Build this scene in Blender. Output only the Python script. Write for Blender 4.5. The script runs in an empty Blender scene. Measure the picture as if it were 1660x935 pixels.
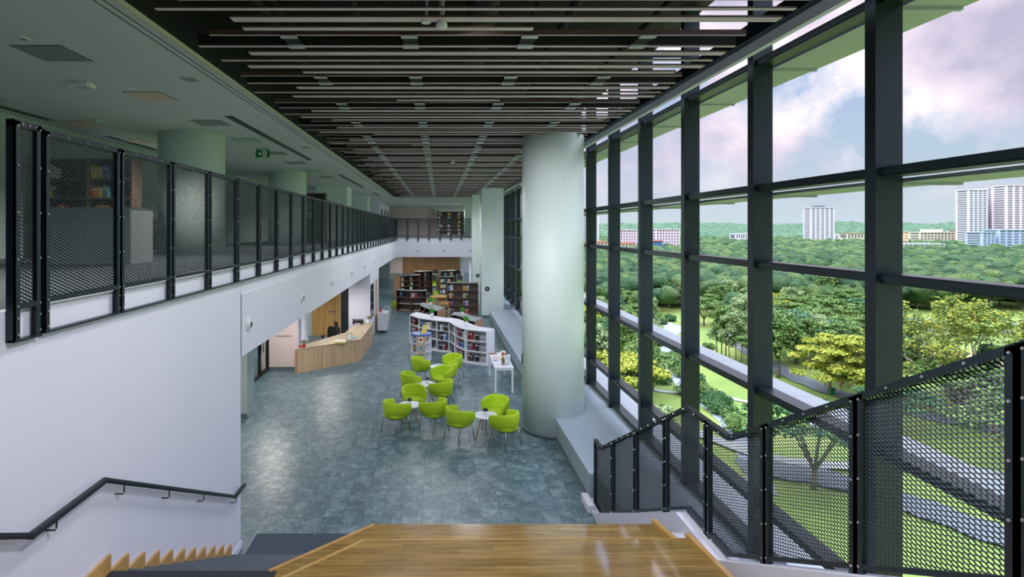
import bpy, math, random
import numpy as np
from mathutils import Vector, Matrix, noise
R = math.radians
PI = math.pi
rng = random.Random(7)
SC = bpy.context.scene
COL = SC.collection
F, CX, CY, EYE = 880.0, 712.0, 371.5, 4.65      # camera calibration, used to read floor positions

def gp(px, py, z=0.0):
    """point of height z that the photograph shows at (px, py)"""
    d = F*(EYE-z)/(py-CY)
    return ((px-CX)*d/F, d)
def at(px, py, d):
    return ((px-CX)*d/F, d, EYE-(py-CY)*d/F)

# ------------------------------------------------------------------ materials
def srgb(c):
    return tuple(((v/255)/12.92 if v/255 <= .04045 else ((v/255+.055)/1.055)**2.4) for v in c) + (1,)
def new_mat(name):
    m = bpy.data.materials.new(name); m.use_nodes = True
    nt = m.node_tree
    for n in list(nt.nodes): nt.nodes.remove(n)
    out = nt.nodes.new('ShaderNodeOutputMaterial')
    b = nt.nodes.new('ShaderNodeBsdfPrincipled')
    nt.links.new(b.outputs[0], out.inputs[0])
    return m, nt, b, out
def node(nt, t, **kw):
    n = nt.nodes.new(t)
    for k, v in kw.items(): setattr(n, k, v)
    return n
def coords(nt, scale=(1,1,1), rot=(0,0,0), kind='Object'):
    tc = node(nt, 'ShaderNodeTexCoord'); mp = node(nt, 'ShaderNodeMapping')
    mp.inputs['Scale'].default_value = scale; mp.inputs['Rotation'].default_value = rot
    nt.links.new(tc.outputs[kind], mp.inputs[0])
    return mp.outputs[0]
def ramp(nt, fac, stops):
    r = node(nt, 'ShaderNodeValToRGB')
    e = r.color_ramp.elements
    while len(e) < len(stops): e.new(.5)
    for i, (p, c) in enumerate(stops):
        e[i].position = p; e[i].color = c
    nt.links.new(fac, r.inputs[0])
    return r.outputs[0]
def noise_tex(nt, vec, scale, detail=4, rough=.55):
    n = node(nt, 'ShaderNodeTexNoise')
    n.inputs['Scale'].default_value = scale; n.inputs['Detail'].default_value = detail
    n.inputs['Roughness'].default_value = rough
    nt.links.new(vec, n.inputs['Vector'])
    return n.outputs['Fac']
def shade(c, k): return tuple(min(1, v*k) for v in c[:3]) + (1,)
def bump(nt, b, fac, strength=.2, dist=.01):
    bp = node(nt, 'ShaderNodeBump'); bp.inputs['Strength'].default_value = strength
    bp.inputs['Distance'].default_value = dist
    nt.links.new(fac, bp.inputs['Height']); nt.links.new(bp.outputs[0], b.inputs['Normal'])
def plain(name, rgb, rough=.5, metal=0, var=.05, scale=3, spec=None, coat=0):
    m, nt, b, out = new_mat(name)
    c = srgb(rgb)
    f = noise_tex(nt, coords(nt), scale, 3)
    nt.links.new(ramp(nt, f, [(.3, shade(c, 1-var)), (.7, shade(c, 1+var))]), b.inputs['Base Color'])
    b.inputs['Roughness'].default_value = rough; b.inputs['Metallic'].default_value = metal
    if spec is not None: b.inputs['Specular IOR Level'].default_value = spec
    if coat: b.inputs['Coat Weight'].default_value = coat
    return m
def wood(name, c1, c2, scale=(1, 12, 12), rough=.45, board=None, coat=0, ns=2.5, axis_board=(1,1,1), rot=(0,0,0)):
    """grain stretched along the small-scale axis; board=(row, length) adds planks"""
    m, nt, b, out = new_mat(name)
    v = coords(nt, scale)
    f = noise_tex(nt, v, ns, 6, .6)
    col = ramp(nt, f, [(.25, srgb(c1)), (.75, srgb(c2))])
    if board:
        vb = coords(nt, axis_board, rot)
        br = node(nt, 'ShaderNodeTexBrick')
        br.offset = .37; br.offset_frequency = 2
        br.inputs['Scale'].default_value = 1
        br.inputs['Row Height'].default_value = board[0]; br.inputs['Brick Width'].default_value = board[1]
        br.inputs['Mortar Size'].default_value = .0012
        br.inputs['Color1'].default_value = (.74,.72,.68,1); br.inputs['Color2'].default_value = (1.08,1.08,1.08,1)
        br.inputs['Mortar'].default_value = (.45,.4,.35,1)
        nt.links.new(vb, br.inputs['Vector'])
        mx = node(nt, 'ShaderNodeMix', data_type='RGBA', blend_type='MULTIPLY'); mx.inputs[0].default_value = 1
        nt.links.new(col, mx.inputs[6]); nt.links.new(br.outputs['Color'], mx.inputs[7])
        col = mx.outputs[2]
    nt.links.new(col, b.inputs['Base Color'])
    b.inputs['Roughness'].default_value = rough
    if coat:
        b.inputs['Coat Weight'].default_value = coat; b.inputs['Coat Roughness'].default_value = .07; b.inputs['Coat IOR'].default_value = 1.85 if board else 1.5
    return m

M = {}
M['wall'] = plain('painted wall', (222,224,240), .65, var=.015, scale=.7)
M['wall_pink'] = plain('warm painted wall', (236,216,212), .65, var=.015, scale=.7)
M['wall_green'] = plain('grey green wall', (168,188,184), .65, var=.02, scale=.7)
M['column'] = plain('column paint', (218,236,232), .5, var=.012, scale=.6)
M['gypsum'] = plain('gypsum ceiling', (196,204,206), .75, var=.03, scale=.35)
M['gypsum_edge'] = plain('ceiling edge', (188,188,176), .7, var=.02)
M['groove'] = plain('shadow gap', (70,84,78), .8)
M['black'] = plain('black void paint', (5,7,8), .8, var=.1)
M['duct'] = plain('dark duct', (26,34,36), .6, var=.15)
M['steel'] = plain('dark blue grey steel', (20,34,42), .42, .25, var=.08, scale=2)
M['mullion'] = plain('powder coated mullion', (18,34,42), .38, .35, var=.06, scale=1)
M['transom'] = plain('transom face', (18,32,36), .35, .35, var=.06, scale=1)
M['bolt'] = plain('zinc bolt', (200,205,205), .3, .8)
M['mesh'] = plain('expanded steel', (54,64,70), .38, .6, var=.1)
M['bench'] = plain('bench plaster', (150,168,178), .55, var=.05, scale=1.2)
M['benchf'] = plain('bench face', (120,134,138), .55, var=.05, scale=1.2)
M['gfloor'] = plain('gallery carpet', (84,94,98), .9, var=.15, scale=6)
M['base'] = plain('skirting', (92,108,112), .5)
M['pelmet'] = plain('pelmet', (214,222,222), .6, var=.04)
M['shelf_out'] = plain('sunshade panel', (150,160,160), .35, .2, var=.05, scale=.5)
M['carpet'] = plain('stair carpet', (38,44,50), .95, var=.25, scale=60)
M['nosing'] = plain('nosing strip', (78,88,98), .8, var=.1, scale=20)
M['mat'] = plain('door mat', (58,72,86), .95, var=.45, scale=90)
M['lime'] = plain('lime fabric', (172,208,20), .75, var=.04, scale=14)
M['lime2'] = plain('lime seat fabric', (164,200,18), .8, var=.05, scale=14)
M['chrome'] = plain('brushed chrome', (150,160,165), .25, .9)
M['white'] = plain('white laminate', (226,230,240), .4, var=.015)
M['white2'] = plain('white metal', (220,226,226), .4, var=.015)
M['pot'] = plain('white ceramic', (240,242,245), .3, var=.01)
M['topiary'] = plain('topiary green', (70,140,40), .9, var=.6, scale=60)
M['succulent'] = plain('dark succulent', (40,50,72), .9, var=.6, scale=50)
M['succ_green'] = plain('green succulent', (62,110,84), .9, var=.5, scale=50)
M['greytop'] = plain('grey laminate top', (132,146,144), .45, var=.03)
M['blackp'] = plain('black plastic', (22,24,28), .45, var=.1)
M['blackf'] = plain('black mesh fabric', (26,30,34), .85, var=.2, scale=30)
M['dglass'] = plain('dark glazing', (30,44,48), .12, .2)
M['green'] = plain('exit green', (0,104,56), .4, var=.02)
M['paper'] = plain('paper', (240,240,232), .7, var=.02)
M['yellow'] = plain('yellow card', (236,214,110), .7, var=.08, scale=20)
M['petal'] = plain('yellow petals', (240,190,30), .7, var=.2, scale=40)
M['red'] = plain('red vase', (190,40,40), .4, var=.1)
M['blue'] = plain('blue top', (70,110,190), .45, var=.2, scale=8)
M['stem'] = plain('green stems', (50,110,40), .8, var=.2)
M['teal'] = plain('teal screen', (50,170,200), .3, var=.2, scale=6)
M['hatchg'] = plain('grey hatch', (116,134,134), .6, var=.03)
M['hatchp'] = plain('pale pink hatch', (214,186,170), .6, var=.03)
M['hatch'] = plain('ceiling hatch', (160,184,172), .6, var=.03)
M['lamp'] = plain('lamp lens', (250,250,245), .3)
M['trunk'] = plain('bark', (120,112,96), .9, var=.3, scale=2)
M['trunkw'] = plain('pale bark', (190,186,160), .9, var=.2, scale=2)
M['oak'] = wood('oak boards', (176,140,92), (214,180,130), (9,9,.6), .5, ns=2.0)
M['desk'] = wood('desk oak', (172,140,104), (214,184,146), (7,7,.35), .45, ns=1.6)
M['desktop'] = wood('desk top oak', (160,142,112), (186,168,136), (6,.8,6), .4, ns=2)
M['oakdoor'] = wood('oak door', (150,112,56), (196,156,92), (8,8,.5), .4, ns=1.6)
M['walnut'] = wood('walnut', (88,68,58), (144,116,98), (10,10,.8), .5, ns=2.2)
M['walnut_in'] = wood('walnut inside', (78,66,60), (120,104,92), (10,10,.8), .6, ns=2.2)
M['walnut_end'] = wood('walnut end', (136,96,66), (186,144,106), (14,14,.8), .5, ns=2.2)
M['slat'] = wood('wood wall', (136,96,58), (176,132,86), (3.2,3.2,.2), .5, ns=1.5)
M['honey'] = wood('honey timber', (198,150,78), (226,182,108), (1.2,14,14), .4, ns=2)
M['floorwood'] = wood('varnished strip floor', (112,84,38), (182,148,84), (1.3,26,26), .2, board=(.075,.8), coat=.9, ns=1.6)
M['trimwood'] = wood('step trim', (170,130,66), (206,166,98), (1,1,1), .3, coat=.3, ns=4)
M['legwood'] = wood('leg beech', (176,126,70), (206,156,96), (10,10,1), .45)

def floor_mat():
    m, nt, b, out = new_mat('slate tiles')
    v = coords(nt, (1,1,1), (0,0,R(90)))
    br = node(nt, 'ShaderNodeTexBrick'); br.offset = .5
    br.inputs['Scale'].default_value = 1
    br.inputs['Row Height'].default_value = .32; br.inputs['Brick Width'].default_value = .48
    br.inputs['Mortar Size'].default_value = .006; br.inputs['Mortar Smooth'].default_value = .2
    br.inputs['Color1'].default_value = (.78,.81,.85,1); br.inputs['Color2'].default_value = (1.14,1.13,1.12,1)
    br.inputs['Mortar'].default_value = (.42,.47,.48,1)
    nt.links.new(v, br.inputs['Vector'])
    v2 = coords(nt)
    # every tile gets its own piece of the stone pattern
    add = node(nt, 'ShaderNodeVectorMath', operation='MULTIPLY_ADD')
    nt.links.new(br.outputs['Color'], add.inputs[0]); add.inputs[1].default_value = (31,17,23)
    nt.links.new(v2, add.inputs[2])
    f = noise_tex(nt, add.outputs[0], 3.6, 9, .68)
    base = ramp(nt, f, [(.30, srgb((50,78,88))), (.5, srgb((82,110,118))), (.70, srgb((122,146,152)))])
    # pale veins
    n2 = node(nt, 'ShaderNodeTexNoise'); n2.inputs['Scale'].default_value = 2.8; n2.inputs['Detail'].default_value = 7
    n2.inputs['Distortion'].default_value = .6
    nt.links.new(add.outputs[0], n2.inputs['Vector'])
    vein = ramp(nt, n2.outputs['Fac'], [(.475,(0,0,0,1)), (.5,(.4,.4,.4,1)), (.525,(0,0,0,1))])
    mx = node(nt, 'ShaderNodeMix', data_type='RGBA', blend_type='MIX')
    nt.links.new(vein, mx.inputs[0]); nt.links.new(base, mx.inputs[6]); mx.inputs[7].default_value = srgb((160,180,182))
    mul = node(nt, 'ShaderNodeMix', data_type='RGBA', blend_type='MULTIPLY'); mul.inputs[0].default_value = .85
    nt.links.new(mx.outputs[2], mul.inputs[6]); nt.links.new(br.outputs['Color'], mul.inputs[7])
    nt.links.new(mul.outputs[2], b.inputs['Base Color'])
    b.inputs['Roughness'].default_value = .36
    bump(nt, b, f, .15, .01)
    return m
M['floor'] = floor_mat()

def baffle_mat():
    m, nt, b, out = new_mat('baffle aluminium')
    geo = node(nt, 'ShaderNodeNewGeometry')
    sep = node(nt, 'ShaderNodeSeparateXYZ'); nt.links.new(geo.outputs['Normal'], sep.inputs[0])
    f = noise_tex(nt, coords(nt, (.4,8,8)), 3, 4)
    light = ramp(nt, f, [(.3, srgb((206,188,190))), (.7, srgb((226,210,212)))])  # underside colour lightened to carry reflected window light; sides stay brown
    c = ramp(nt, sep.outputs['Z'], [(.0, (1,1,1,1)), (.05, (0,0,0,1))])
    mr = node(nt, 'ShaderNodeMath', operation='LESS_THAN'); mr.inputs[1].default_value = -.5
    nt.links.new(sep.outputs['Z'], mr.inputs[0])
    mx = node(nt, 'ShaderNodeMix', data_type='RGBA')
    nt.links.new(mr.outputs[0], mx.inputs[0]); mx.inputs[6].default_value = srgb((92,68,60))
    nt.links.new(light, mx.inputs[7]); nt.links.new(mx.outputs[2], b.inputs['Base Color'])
    b.inputs['Roughness'].default_value = .45; b.inputs['Metallic'].default_value = .15
    return m
M['baffle'] = baffle_mat()
M['clip'] = plain('light clip plate', (190,194,192), .4, .3, var=.03)

def glass_mat():
    m, nt, b, out = new_mat('window glass')
    tr = node(nt, 'ShaderNodeBsdfTransparent'); tr.inputs[0].default_value = (.93,.975,.955,1)
    gl = node(nt, 'ShaderNodeBsdfGlossy'); gl.inputs['Roughness'].default_value = .01
    fr = node(nt, 'ShaderNodeFresnel'); fr.inputs[0].default_value = 1.35
    n = noise_tex(nt, coords(nt), .5, 2)
    mu = node(nt, 'ShaderNodeMath', operation='MULTIPLY'); mu.inputs[1].default_value = .05
    nt.links.new(fr.outputs[0], mu.inputs[0])
    mx = node(nt, 'ShaderNodeMixShader')
    nt.links.new(mu.outputs[0], mx.inputs[0]); nt.links.new(tr.outputs[0], mx.inputs[1]); nt.links.new(gl.outputs[0], mx.inputs[2])
    nt.links.new(mx.outputs[0], out.inputs[0]); nt.nodes.remove(b)
    return m
M['glass'] = glass_mat()

def foliage(name, c0, c1, c2, sc=.25, bumpy=0):
    m, nt, b, out = new_mat(name)
    geo = node(nt, 'ShaderNodeNewGeometry')
    f = noise_tex(nt, coords(nt), sc, 6, .7)
    ad = node(nt, 'ShaderNodeMath', operation='MULTIPLY_ADD'); ad.inputs[1].default_value = .34
    nt.links.new(geo.outputs['Random Per Island'], ad.inputs[0])
    s2 = node(nt, 'ShaderNodeMath', operation='MULTIPLY'); s2.inputs[1].default_value = .72
    nt.links.new(f, s2.inputs[0]); nt.links.new(s2.outputs[0], ad.inputs[2])
    nt.links.new(ramp(nt, ad.outputs[0], [(.2, srgb(c0)), (.5, srgb(c1)), (.82, srgb(c2))]), b.inputs['Base Color'])
    b.inputs['Roughness'].default_value = .8; b.inputs['Specular IOR Level'].default_value = .2
    if bumpy:
        fh = noise_tex(nt, coords(nt), 1.3 if bumpy > .5 else .35, 5, .8)
        ad2 = node(nt, 'ShaderNodeMath', operation='MULTIPLY_ADD'); ad2.inputs[1].default_value = 1.0
        nt.links.new(fh, ad2.inputs[0]); nt.links.new(ad.outputs[0], ad2.inputs[2])
        sb_ = node(nt, 'ShaderNodeMath', operation='SUBTRACT'); sb_.inputs[1].default_value = .5; nt.links.new(ad2.outputs[0], sb_.inputs[0])
        for l_ in list(nt.links):
            if l_.to_node.type == 'VALTORGB': rmp = l_.to_node; nt.links.remove(l_)
        nt.links.new(sb_.outputs[0], rmp.inputs[0])
        f2 = noise_tex(nt, coords(nt), bumpy, 5, .75)
        bump(nt, b, f2, 1.0, 1.6)
    return m
FOL = [foliage('foliage mid', (34,64,28), (78,112,52), (136,160,84)),
       foliage('foliage blue', (32,66,46), (72,114,76), (124,154,104)),
       foliage('foliage yellow', (72,96,18), (130,144,42), (182,182,78)),
       foliage('foliage deep', (20,52,30), (50,92,50), (94,132,70)),
       foliage('foliage pale', (76,102,62), (116,144,90), (160,176,120))]
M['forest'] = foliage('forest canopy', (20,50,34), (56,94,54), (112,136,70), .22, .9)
M['hill'] = foliage('hill canopy', (46,80,62), (68,104,76), (96,124,88), .06, .2)  # bluish, muted greens hold the distance haze in the colour

def grass_mat():
    m, nt, b, out = new_mat('lawn')
    v = coords(nt)
    f = noise_tex(nt, v, .035, 6, .6); f2 = noise_tex(nt, v, .9, 4, .7)
    a = node(nt, 'ShaderNodeMath', operation='MULTIPLY_ADD'); a.inputs[1].default_value = .35
    nt.links.new(f2, a.inputs[0]); nt.links.new(f, a.inputs[2])
    nt.links.new(ramp(nt, a.outputs[0], [(.45, srgb((72,106,36))), (.65, srgb((106,134,50))), (.85, srgb((142,154,70)))]), b.inputs['Base Color'])
    b.inputs['Roughness'].default_value = .9
    return m
M['lawn'] = grass_mat()
M['water'] = plain('pale stream bed', (140,152,160), .5, var=.12, scale=.6)
M['path'] = plain('pale path', (150,158,148), .8, var=.08, scale=.5)
M['asphalt'] = plain('park road', (96,106,108), .8, var=.06, scale=.3)
M['sand'] = plain('sandy ground', (178,156,112), .9, var=.08, scale=.1)
M['lake'] = plain('lake water', (150,176,196), .15, var=.05)
M['t_pink'] = plain('pink white facade', (232,214,218), .8, var=.03, scale=.1)
M['t_white'] = plain('white facade', (228,226,232), .8, var=.03, scale=.1)
M['t_cream'] = plain('cream facade', (222,214,184), .8, var=.03, scale=.1)
M['t_blue'] = plain('pale blue facade', (176,196,216), .8, var=.03, scale=.1)
M['t_win'] = plain('facade windows', (96,112,112), .4, var=.15, scale=.3)
M['t_orange'] = plain('orange panel', (216,158,96), .8)
M['t_bluef'] = plain('blue facade', (50,120,180), .7)
M['t_red'] = plain('terracotta roof', (176,92,66), .8, var=.1)
M['skin'] = plain('skin', (190,140,110), .6)
M['pinkc'] = plain('pink clothes', (214,110,120), .8)

# ------------------------------------------------------------------ geometry helpers
class MB:
    def __init__(s): s.v = []; s.f = []; s.m = []; s.sm = []
    def add(s, vs, fs, m=0, sm=False):
        o = len(s.v); s.v += [tuple(p) for p in vs]
        s.f += [tuple(i+o for i in f) for f in fs]; s.m += [m]*len(fs); s.sm += [sm]*len(fs)
        return s
    def box(s, x0, y0, z0, x1, y1, z1, m=0):
        x0,x1 = min(x0,x1),max(x0,x1); y0,y1 = min(y0,y1),max(y0,y1); z0,z1 = min(z0,z1),max(z0,z1)
        return s.add([(x0,y0,z0),(x1,y0,z0),(x1,y1,z0),(x0,y1,z0),(x0,y0,z1),(x1,y0,z1),(x1,y1,z1),(x0,y1,z1)],
              [(3,2,1,0),(4,5,6,7),(0,1,5,4),(1,2,6,5),(2,3,7,6),(3,0,4,7)], m)
    def cbox(s, x0, y0, z0, x1, y1, z1, c=.01, m=0):
        """box with chamfered vertical and top edges"""
        def ring(i, z): 
            return [(x0+i,y0+i+c,z),(x0+i+c,y0+i,z),(x1-i-c,y0+i,z),(x1-i,y0+i+c,z),(x1-i,y1-i-c,z),(x1-i-c,y1-i,z),(x0+i+c,y1-i,z),(x0+i,y1-i-c,z)]
        return s.loft([ring(0,z0), ring(0,z1-c), ring(c*.7,z1)], m=m)
    def obox(s, c, half, rot, m=0):
        """box at centre c, half sizes, rotated by matrix / z angle"""
        if not isinstance(rot, Matrix): rot = Matrix.Rotation(rot, 3, 'Z')
        vs = []
        for dz in (-1,1):
            for dx,dy in ((-1,-1),(1,-1),(1,1),(-1,1)):
                p = rot @ Vector((dx*half[0],dy*half[1],dz*half[2])) + Vector(c); vs.append(tuple(p))
        return s.add(vs, [(3,2,1,0),(4,5,6,7),(0,1,5,4),(1,2,6,5),(2,3,7,6),(3,0,4,7)], m)
    def loft(s, rings, m=0, cap=True, sm=False, closed=True):
        n = len(rings[0]); o = len(s.v); vs = [p for r in rings for p in r]; fs = []
        for i in range(len(rings)-1):
            for j in range(n if closed else n-1):
                k = (j+1) % n
                fs.append((i*n+j, i*n+k, (i+1)*n+k, (i+1)*n+j))
        s.add(vs, fs, m, sm)
        if cap:
            s.f.append(tuple(o+j for j in reversed(range(n)))); s.m.append(m); s.sm.append(False)
            s.f.append(tuple(o+(len(rings)-1)*n+j for j in range(n))); s.m.append(m); s.sm.append(False)
        return s
    def lathe(s, c, prof, n=24, m=0, cap=True, sm=True):
        return s.loft([[(c[0]+r*math.cos(2*PI*j/n), c[1]+r*math.sin(2*PI*j/n), c[2]+z) for j in range(n)] for r, z in prof], m, cap, sm)
    def tube(s, pts, r, n=8, m=0, cap=True, sm=True):
        pts = [Vector(p) for p in pts]; rs = r if isinstance(r, (list, tuple)) else [r]*len(pts)
        rings = []; up = Vector((0,0,1))
        for i, p in enumerate(pts):
            t = (pts[min(i+1,len(pts)-1)] - pts[max(i-1,0)]).normalized()
            u = up if abs(t.dot(up)) < .95 else Vector((1,0,0))
            a = t.cross(u).normalized(); b = t.cross(a).normalized()
            rings.append([tuple(p + (a*math.cos(2*PI*j/n) + b*math.sin(2*PI*j/n))*rs[i]) for j in range(n)])
        return s.loft(rings, m, cap, sm)
    def prism(s, poly, z0, z1, m=0):
        return s.loft([[(x,y,z0) for x,y in poly], [(x,y,z1) for x,y in poly]], m)
    def build(s, name, mats, parent=None, local=False, fix=True):
        """link as one mesh object; verts are world coordinates unless local"""
        me = bpy.data.meshes.new(name)
        vs = s.v
        org = Vector((0,0,0))
        if not local:
            if parent is not None:
                o = parent; off = Vector((0,0,0))
                while o is not None: off += o.location; o = o.parent
                vs = [(x-off.x, y-off.y, z-off.z) for x,y,z in vs]
            else:
                a = np.array(vs); lo = a.min(0); hi = a.max(0)
                org = Vector(((lo[0]+hi[0])/2, (lo[1]+hi[1])/2, lo[2]))
                vs = [(x-org.x, y-org.y, z-org.z) for x,y,z in vs]
        me.from_pydata(vs, [], s.f)
        for mt in (mats if isinstance(mats, (list, tuple)) else [mats]): me.materials.append(mt)
        me.polygons.foreach_set('material_index', s.m)
        me.polygons.foreach_set('use_smooth', s.sm)
        me.update()
        if fix:
            import bmesh
            bm = bmesh.new(); bm.from_mesh(me); bmesh.ops.recalc_face_normals(bm, faces=bm.faces); bm.to_mesh(me); bm.free()
        ob = bpy.data.objects.new(name, me); COL.objects.link(ob)
        ob.location = org
        if parent is not None: ob.parent = parent
        return ob
def tag(o, label=None, cat=None, group=None, kind=None):
    if label: o['label'] = label
    if cat: o['category'] = cat
    if group: o['group'] = group
    if kind: o['kind'] = kind
    return o
def thing(name, loc=(0,0,0), label=None, cat=None, group=None, kind=None, rz=0):
    o = bpy.data.objects.new(name, None); COL.objects.link(o); o.location = loc; o.rotation_euler = (0,0,rz)
    o.empty_display_size = .1
    return tag(o, label, cat, group, kind)
KIDS = {}
def copy_tree(o, parent=None):
    c = o.copy(); COL.objects.link(c)
    if parent is not None: c.parent = parent
    for ch in list(o.children): copy_tree(ch, c)
    return c
def struct(mb, name, mats, label=None, parent=None, cat=None):
    o = mb.build(name, mats, parent)
    if parent is None: tag(o, label, cat or name.split('_')[0], kind='structure')
    return o
ORD = ['first','second','third','fourth','fifth','sixth','seventh','eighth','ninth','tenth','eleventh','twelfth','thirteenth','fourteenth','fifteenth','sixteenth']

# ------------------------------------------------------------------ camera
cam = bpy.data.cameras.new('camera'); camo = bpy.data.objects.new('camera', cam); COL.objects.link(camo)
camo.location = (0,0,EYE); camo.rotation_euler = (R(90),0,0)
cam.sensor_width = 36; cam.lens = F/1660*36
cam.shift_x = (830-CX)/1660; cam.shift_y = (CY-467.5)/1660
cam.clip_start = .05; cam.clip_end = 6000
SC.camera = camo

# ------------------------------------------------------------------ room shell
XL, XR, YB, YE, ZC = -2.9, 4.22, -3.0, 58.0, 6.78
struct(MB().box(-9, YB, -.2, 4.6, YE, 0), 'floor', M['floor'], 'blue grey slate tile floor of the library hall')
struct(MB().box(XL-.2, YB, 0, XL, 7.93, 4.1), 'wall_left', M['wall'], 'tall white wall beside the stairs below the gallery railing')
b = MB().box(-8, YB, 3.0, XL-.201, 7.93, 4.1).box(-8, 7.93, 3.0, XL-.03, 36.5, 4.1); struct(b, 'wall_gallery_slab', M['wall'], 'white edge and floor of the upper gallery over the lobby')
struct(MB().box(XL-.02, 7.95, 2.79, XL+.015, 36.5, 3.70).box(XL-.02, 7.95, 2.79, XL+.0, 36.5, 4.1), 'wall_gallery_front', M['wall'], 'long white gallery fascia with round air nozzles')
struct(MB().box(-9, 7.93, 2.79, XL-.02, 36.5, 2.99), 'ceiling_lobby', M['gypsum'], 'low ceiling over the reception lobby')
struct(MB().box(-8, 36.5, 2.95, 4.2, YE, 4.1).box(XL, 36.42, 2.79, 2.3, 36.62, 4.1).box(XL, 36.38, 2.79, 2.3, 36.5, 3.72).box(-8, 36.62, 2.79, 4.2, YE, 2.95), 'wall_far_slab', M['wall'], 'white far gallery bridge slab across the hall')
struct(MB().box(-9, YE, 0, 4.6, YE+.3, 8.4), 'wall_back', M['wall'], 'pale end wall of the hall')
struct(MB().box(-9, YB-.3, -.2, 4.6, YB, 8.4), 'wall_front', M['wall'], 'wall behind the stair top')
# upper gallery: outer wall with a window, back part
wl = MB()
wl.box(-8.3, YB, 4.1, -8, 12.6, 8.4); wl.box(-8.3, 12.6, 4.1, -8, 14.4, 4.9); wl.box(-8.3, 12.6, 6.25, -8, 14.4, 8.4); wl.box(-8.3, 14.4, 4.1, -8, YE, 8.4)
struct(wl, 'wall_gallery', M['wall_green'], 'grey green outer wall of the upper gallery')
wn = thing('window_gallery', (-8.1, 13.5, 4.9), 'dark framed window in the gallery outer wall seen through the mesh', 'window', kind='structure')
MB().box(-8.2,12.6,4.9,-8.0,12.7,6.25).box(-8.2,14.3,4.9,-8.0,14.4,6.25).box(-8.2,12.7,4.9,-8.0,14.3,5.0).box(-8.2,12.7,6.15,-8.0,14.3,6.25).build('window_frame', M['steel'], wn)
MB().box(-8.12,12.7,5.0,-8.1,14.3,6.15).build('glass_pane', M['glass'], wn)
struct(MB().box(-9, YB, 0, -8.3, YE, 4.1), 'wall_lobby_side', M['wall'], 'outer wall of the lobby level')
struct(MB().box(-8, YB, 4.1, -3.0, 36.5, 4.104), 'floor_gallery', M['gfloor'], 'dark grey carpet of the upper gallery')
struct(MB().box(-8, 36.62, 4.1, 4.1, YE, 4.104), 'floor_bridge', M['gfloor'], 'dark grey carpet beyond the far bridge railing')
# ceilings
g = MB().box(-8, YB, ZC, -2.99, YE, ZC+.12).box(-2.95, 36.5, ZC, 4.2, YE, ZC+.12)
struct(g, 'ceiling_gallery', M['gypsum'], 'flat grey green gypsum ceiling over the gallery')
struct(MB().box(-3.05, YB, ZC-.012, -2.985, 36.5, ZC+.03).box(-2.985, 36.42, ZC-.012, 3.7, 36.5, ZC+.3), 'trim_ceiling_edge', M['gypsum_edge'], 'pale edge of the gypsum ceiling beside the baffles')
struct(MB().box(-3.13, YB, ZC-.004, -3.115, 36.5, ZC+.02).box(-3.22, YB, ZC-.004, -3.205, 36.5, ZC+.02), 'trim_ceiling_groove', M['groove'], 'two thin shadow gap lines along the ceiling edge')
struct(MB().box(-8, YB, 8.3, 4.4, YE, 8.5).box(-3.02, YB, ZC+.04, -2.985, 36.6, 8.3), 'ceiling', M['black'], 'black painted soffit above the baffles')
# bench along the windows
bb = MB().prism([(2.575,9.3),(4.24,9.3),(4.24,27.2),(3.42,27.2),(2.575,27.2)][:2]+[(4.24,28.4),(3.40,28.4),(2.575,27.7)], 0, .46)
bo = struct(bb, 'trim_bench', [M['bench']], 'long low grey plaster ledge under the window wall')
struct(MB().box(2.56,9.3,0,2.575,27.6,.09), 'baseboard_bench', M['base'], 'dark skirting along the ledge')
struct(MB().box(3.42,30.2,0,4.24,YE,.46), 'trim_ledge_far', M['bench'], 'grey window ledge beyond the white pier')
struct(MB().box(2.72,YB,0,4.24,9.3,.46), 'trim_ledge_near', M['bench'], 'grey window ledge beside the stair railing')

# ------------------------------------------------------------------ window wall
BAY, Y0 = 1.94, 5.04
ZT = [6.77, 5.175, 4.2, 2.59, 1.13, .52]
k0, k1 = -4, 27
for k in range(k0, k1):
    ya = Y0+BAY*k
    idx = k-k0+1
    w = thing('window_%d' % idx, (4.1, ya, .46), 'tall glazed curtain wall bay with dark mullion, bay %d from the stair side' % idx, 'window', kind='structure')
    MB().box(4.0, ya-.0625, .46, 4.25, ya+.0625, 8.3).box(3.985, ya-.075, .46, 4.01, ya+.075, .6).build('mullion', M['mullion'], w)
    for zt in ZT:
        MB().box(4.05, ya+.0625, zt-.045, 4.25, ya+BAY-.0625, zt+.045).box(4.035, ya+.0625, zt-.03, 4.05, ya+BAY-.0625, zt+.03).build('transom', M['transom'], w)
    MB().add([(4.21,ya+.06,.5),(4.21,ya+BAY-.06,.5),(4.21,ya+BAY-.06,8.3),(4.21,ya+.06,8.3)],[(0,1,2,3)]).build('glass_pane', M['glass'], w)
    for zt in (6.74, 5.12, 2.50):
        wd = .58
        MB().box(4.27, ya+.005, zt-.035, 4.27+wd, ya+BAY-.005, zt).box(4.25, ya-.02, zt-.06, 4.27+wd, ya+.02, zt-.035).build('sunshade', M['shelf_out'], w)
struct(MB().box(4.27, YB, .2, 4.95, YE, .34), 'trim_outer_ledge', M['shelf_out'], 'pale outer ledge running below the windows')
struct(MB().box(4.26, YB, -26, 4.5, YE, .2), 'wall_outer_base', M['wall'], 'outer wall below the windows')
struct(MB().box(3.72, YB, 6.75, 3.79, 36.4, 6.87), 'trim_pelmet', M['pelmet'], 'grey blind pelmet along the top of the windows')
struct(MB().box(3.62, YB, 6.87, 3.72, 36.4, 7.05), 'trim_perimeter', M['steel'], 'dark perimeter channel beside the baffles')

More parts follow.
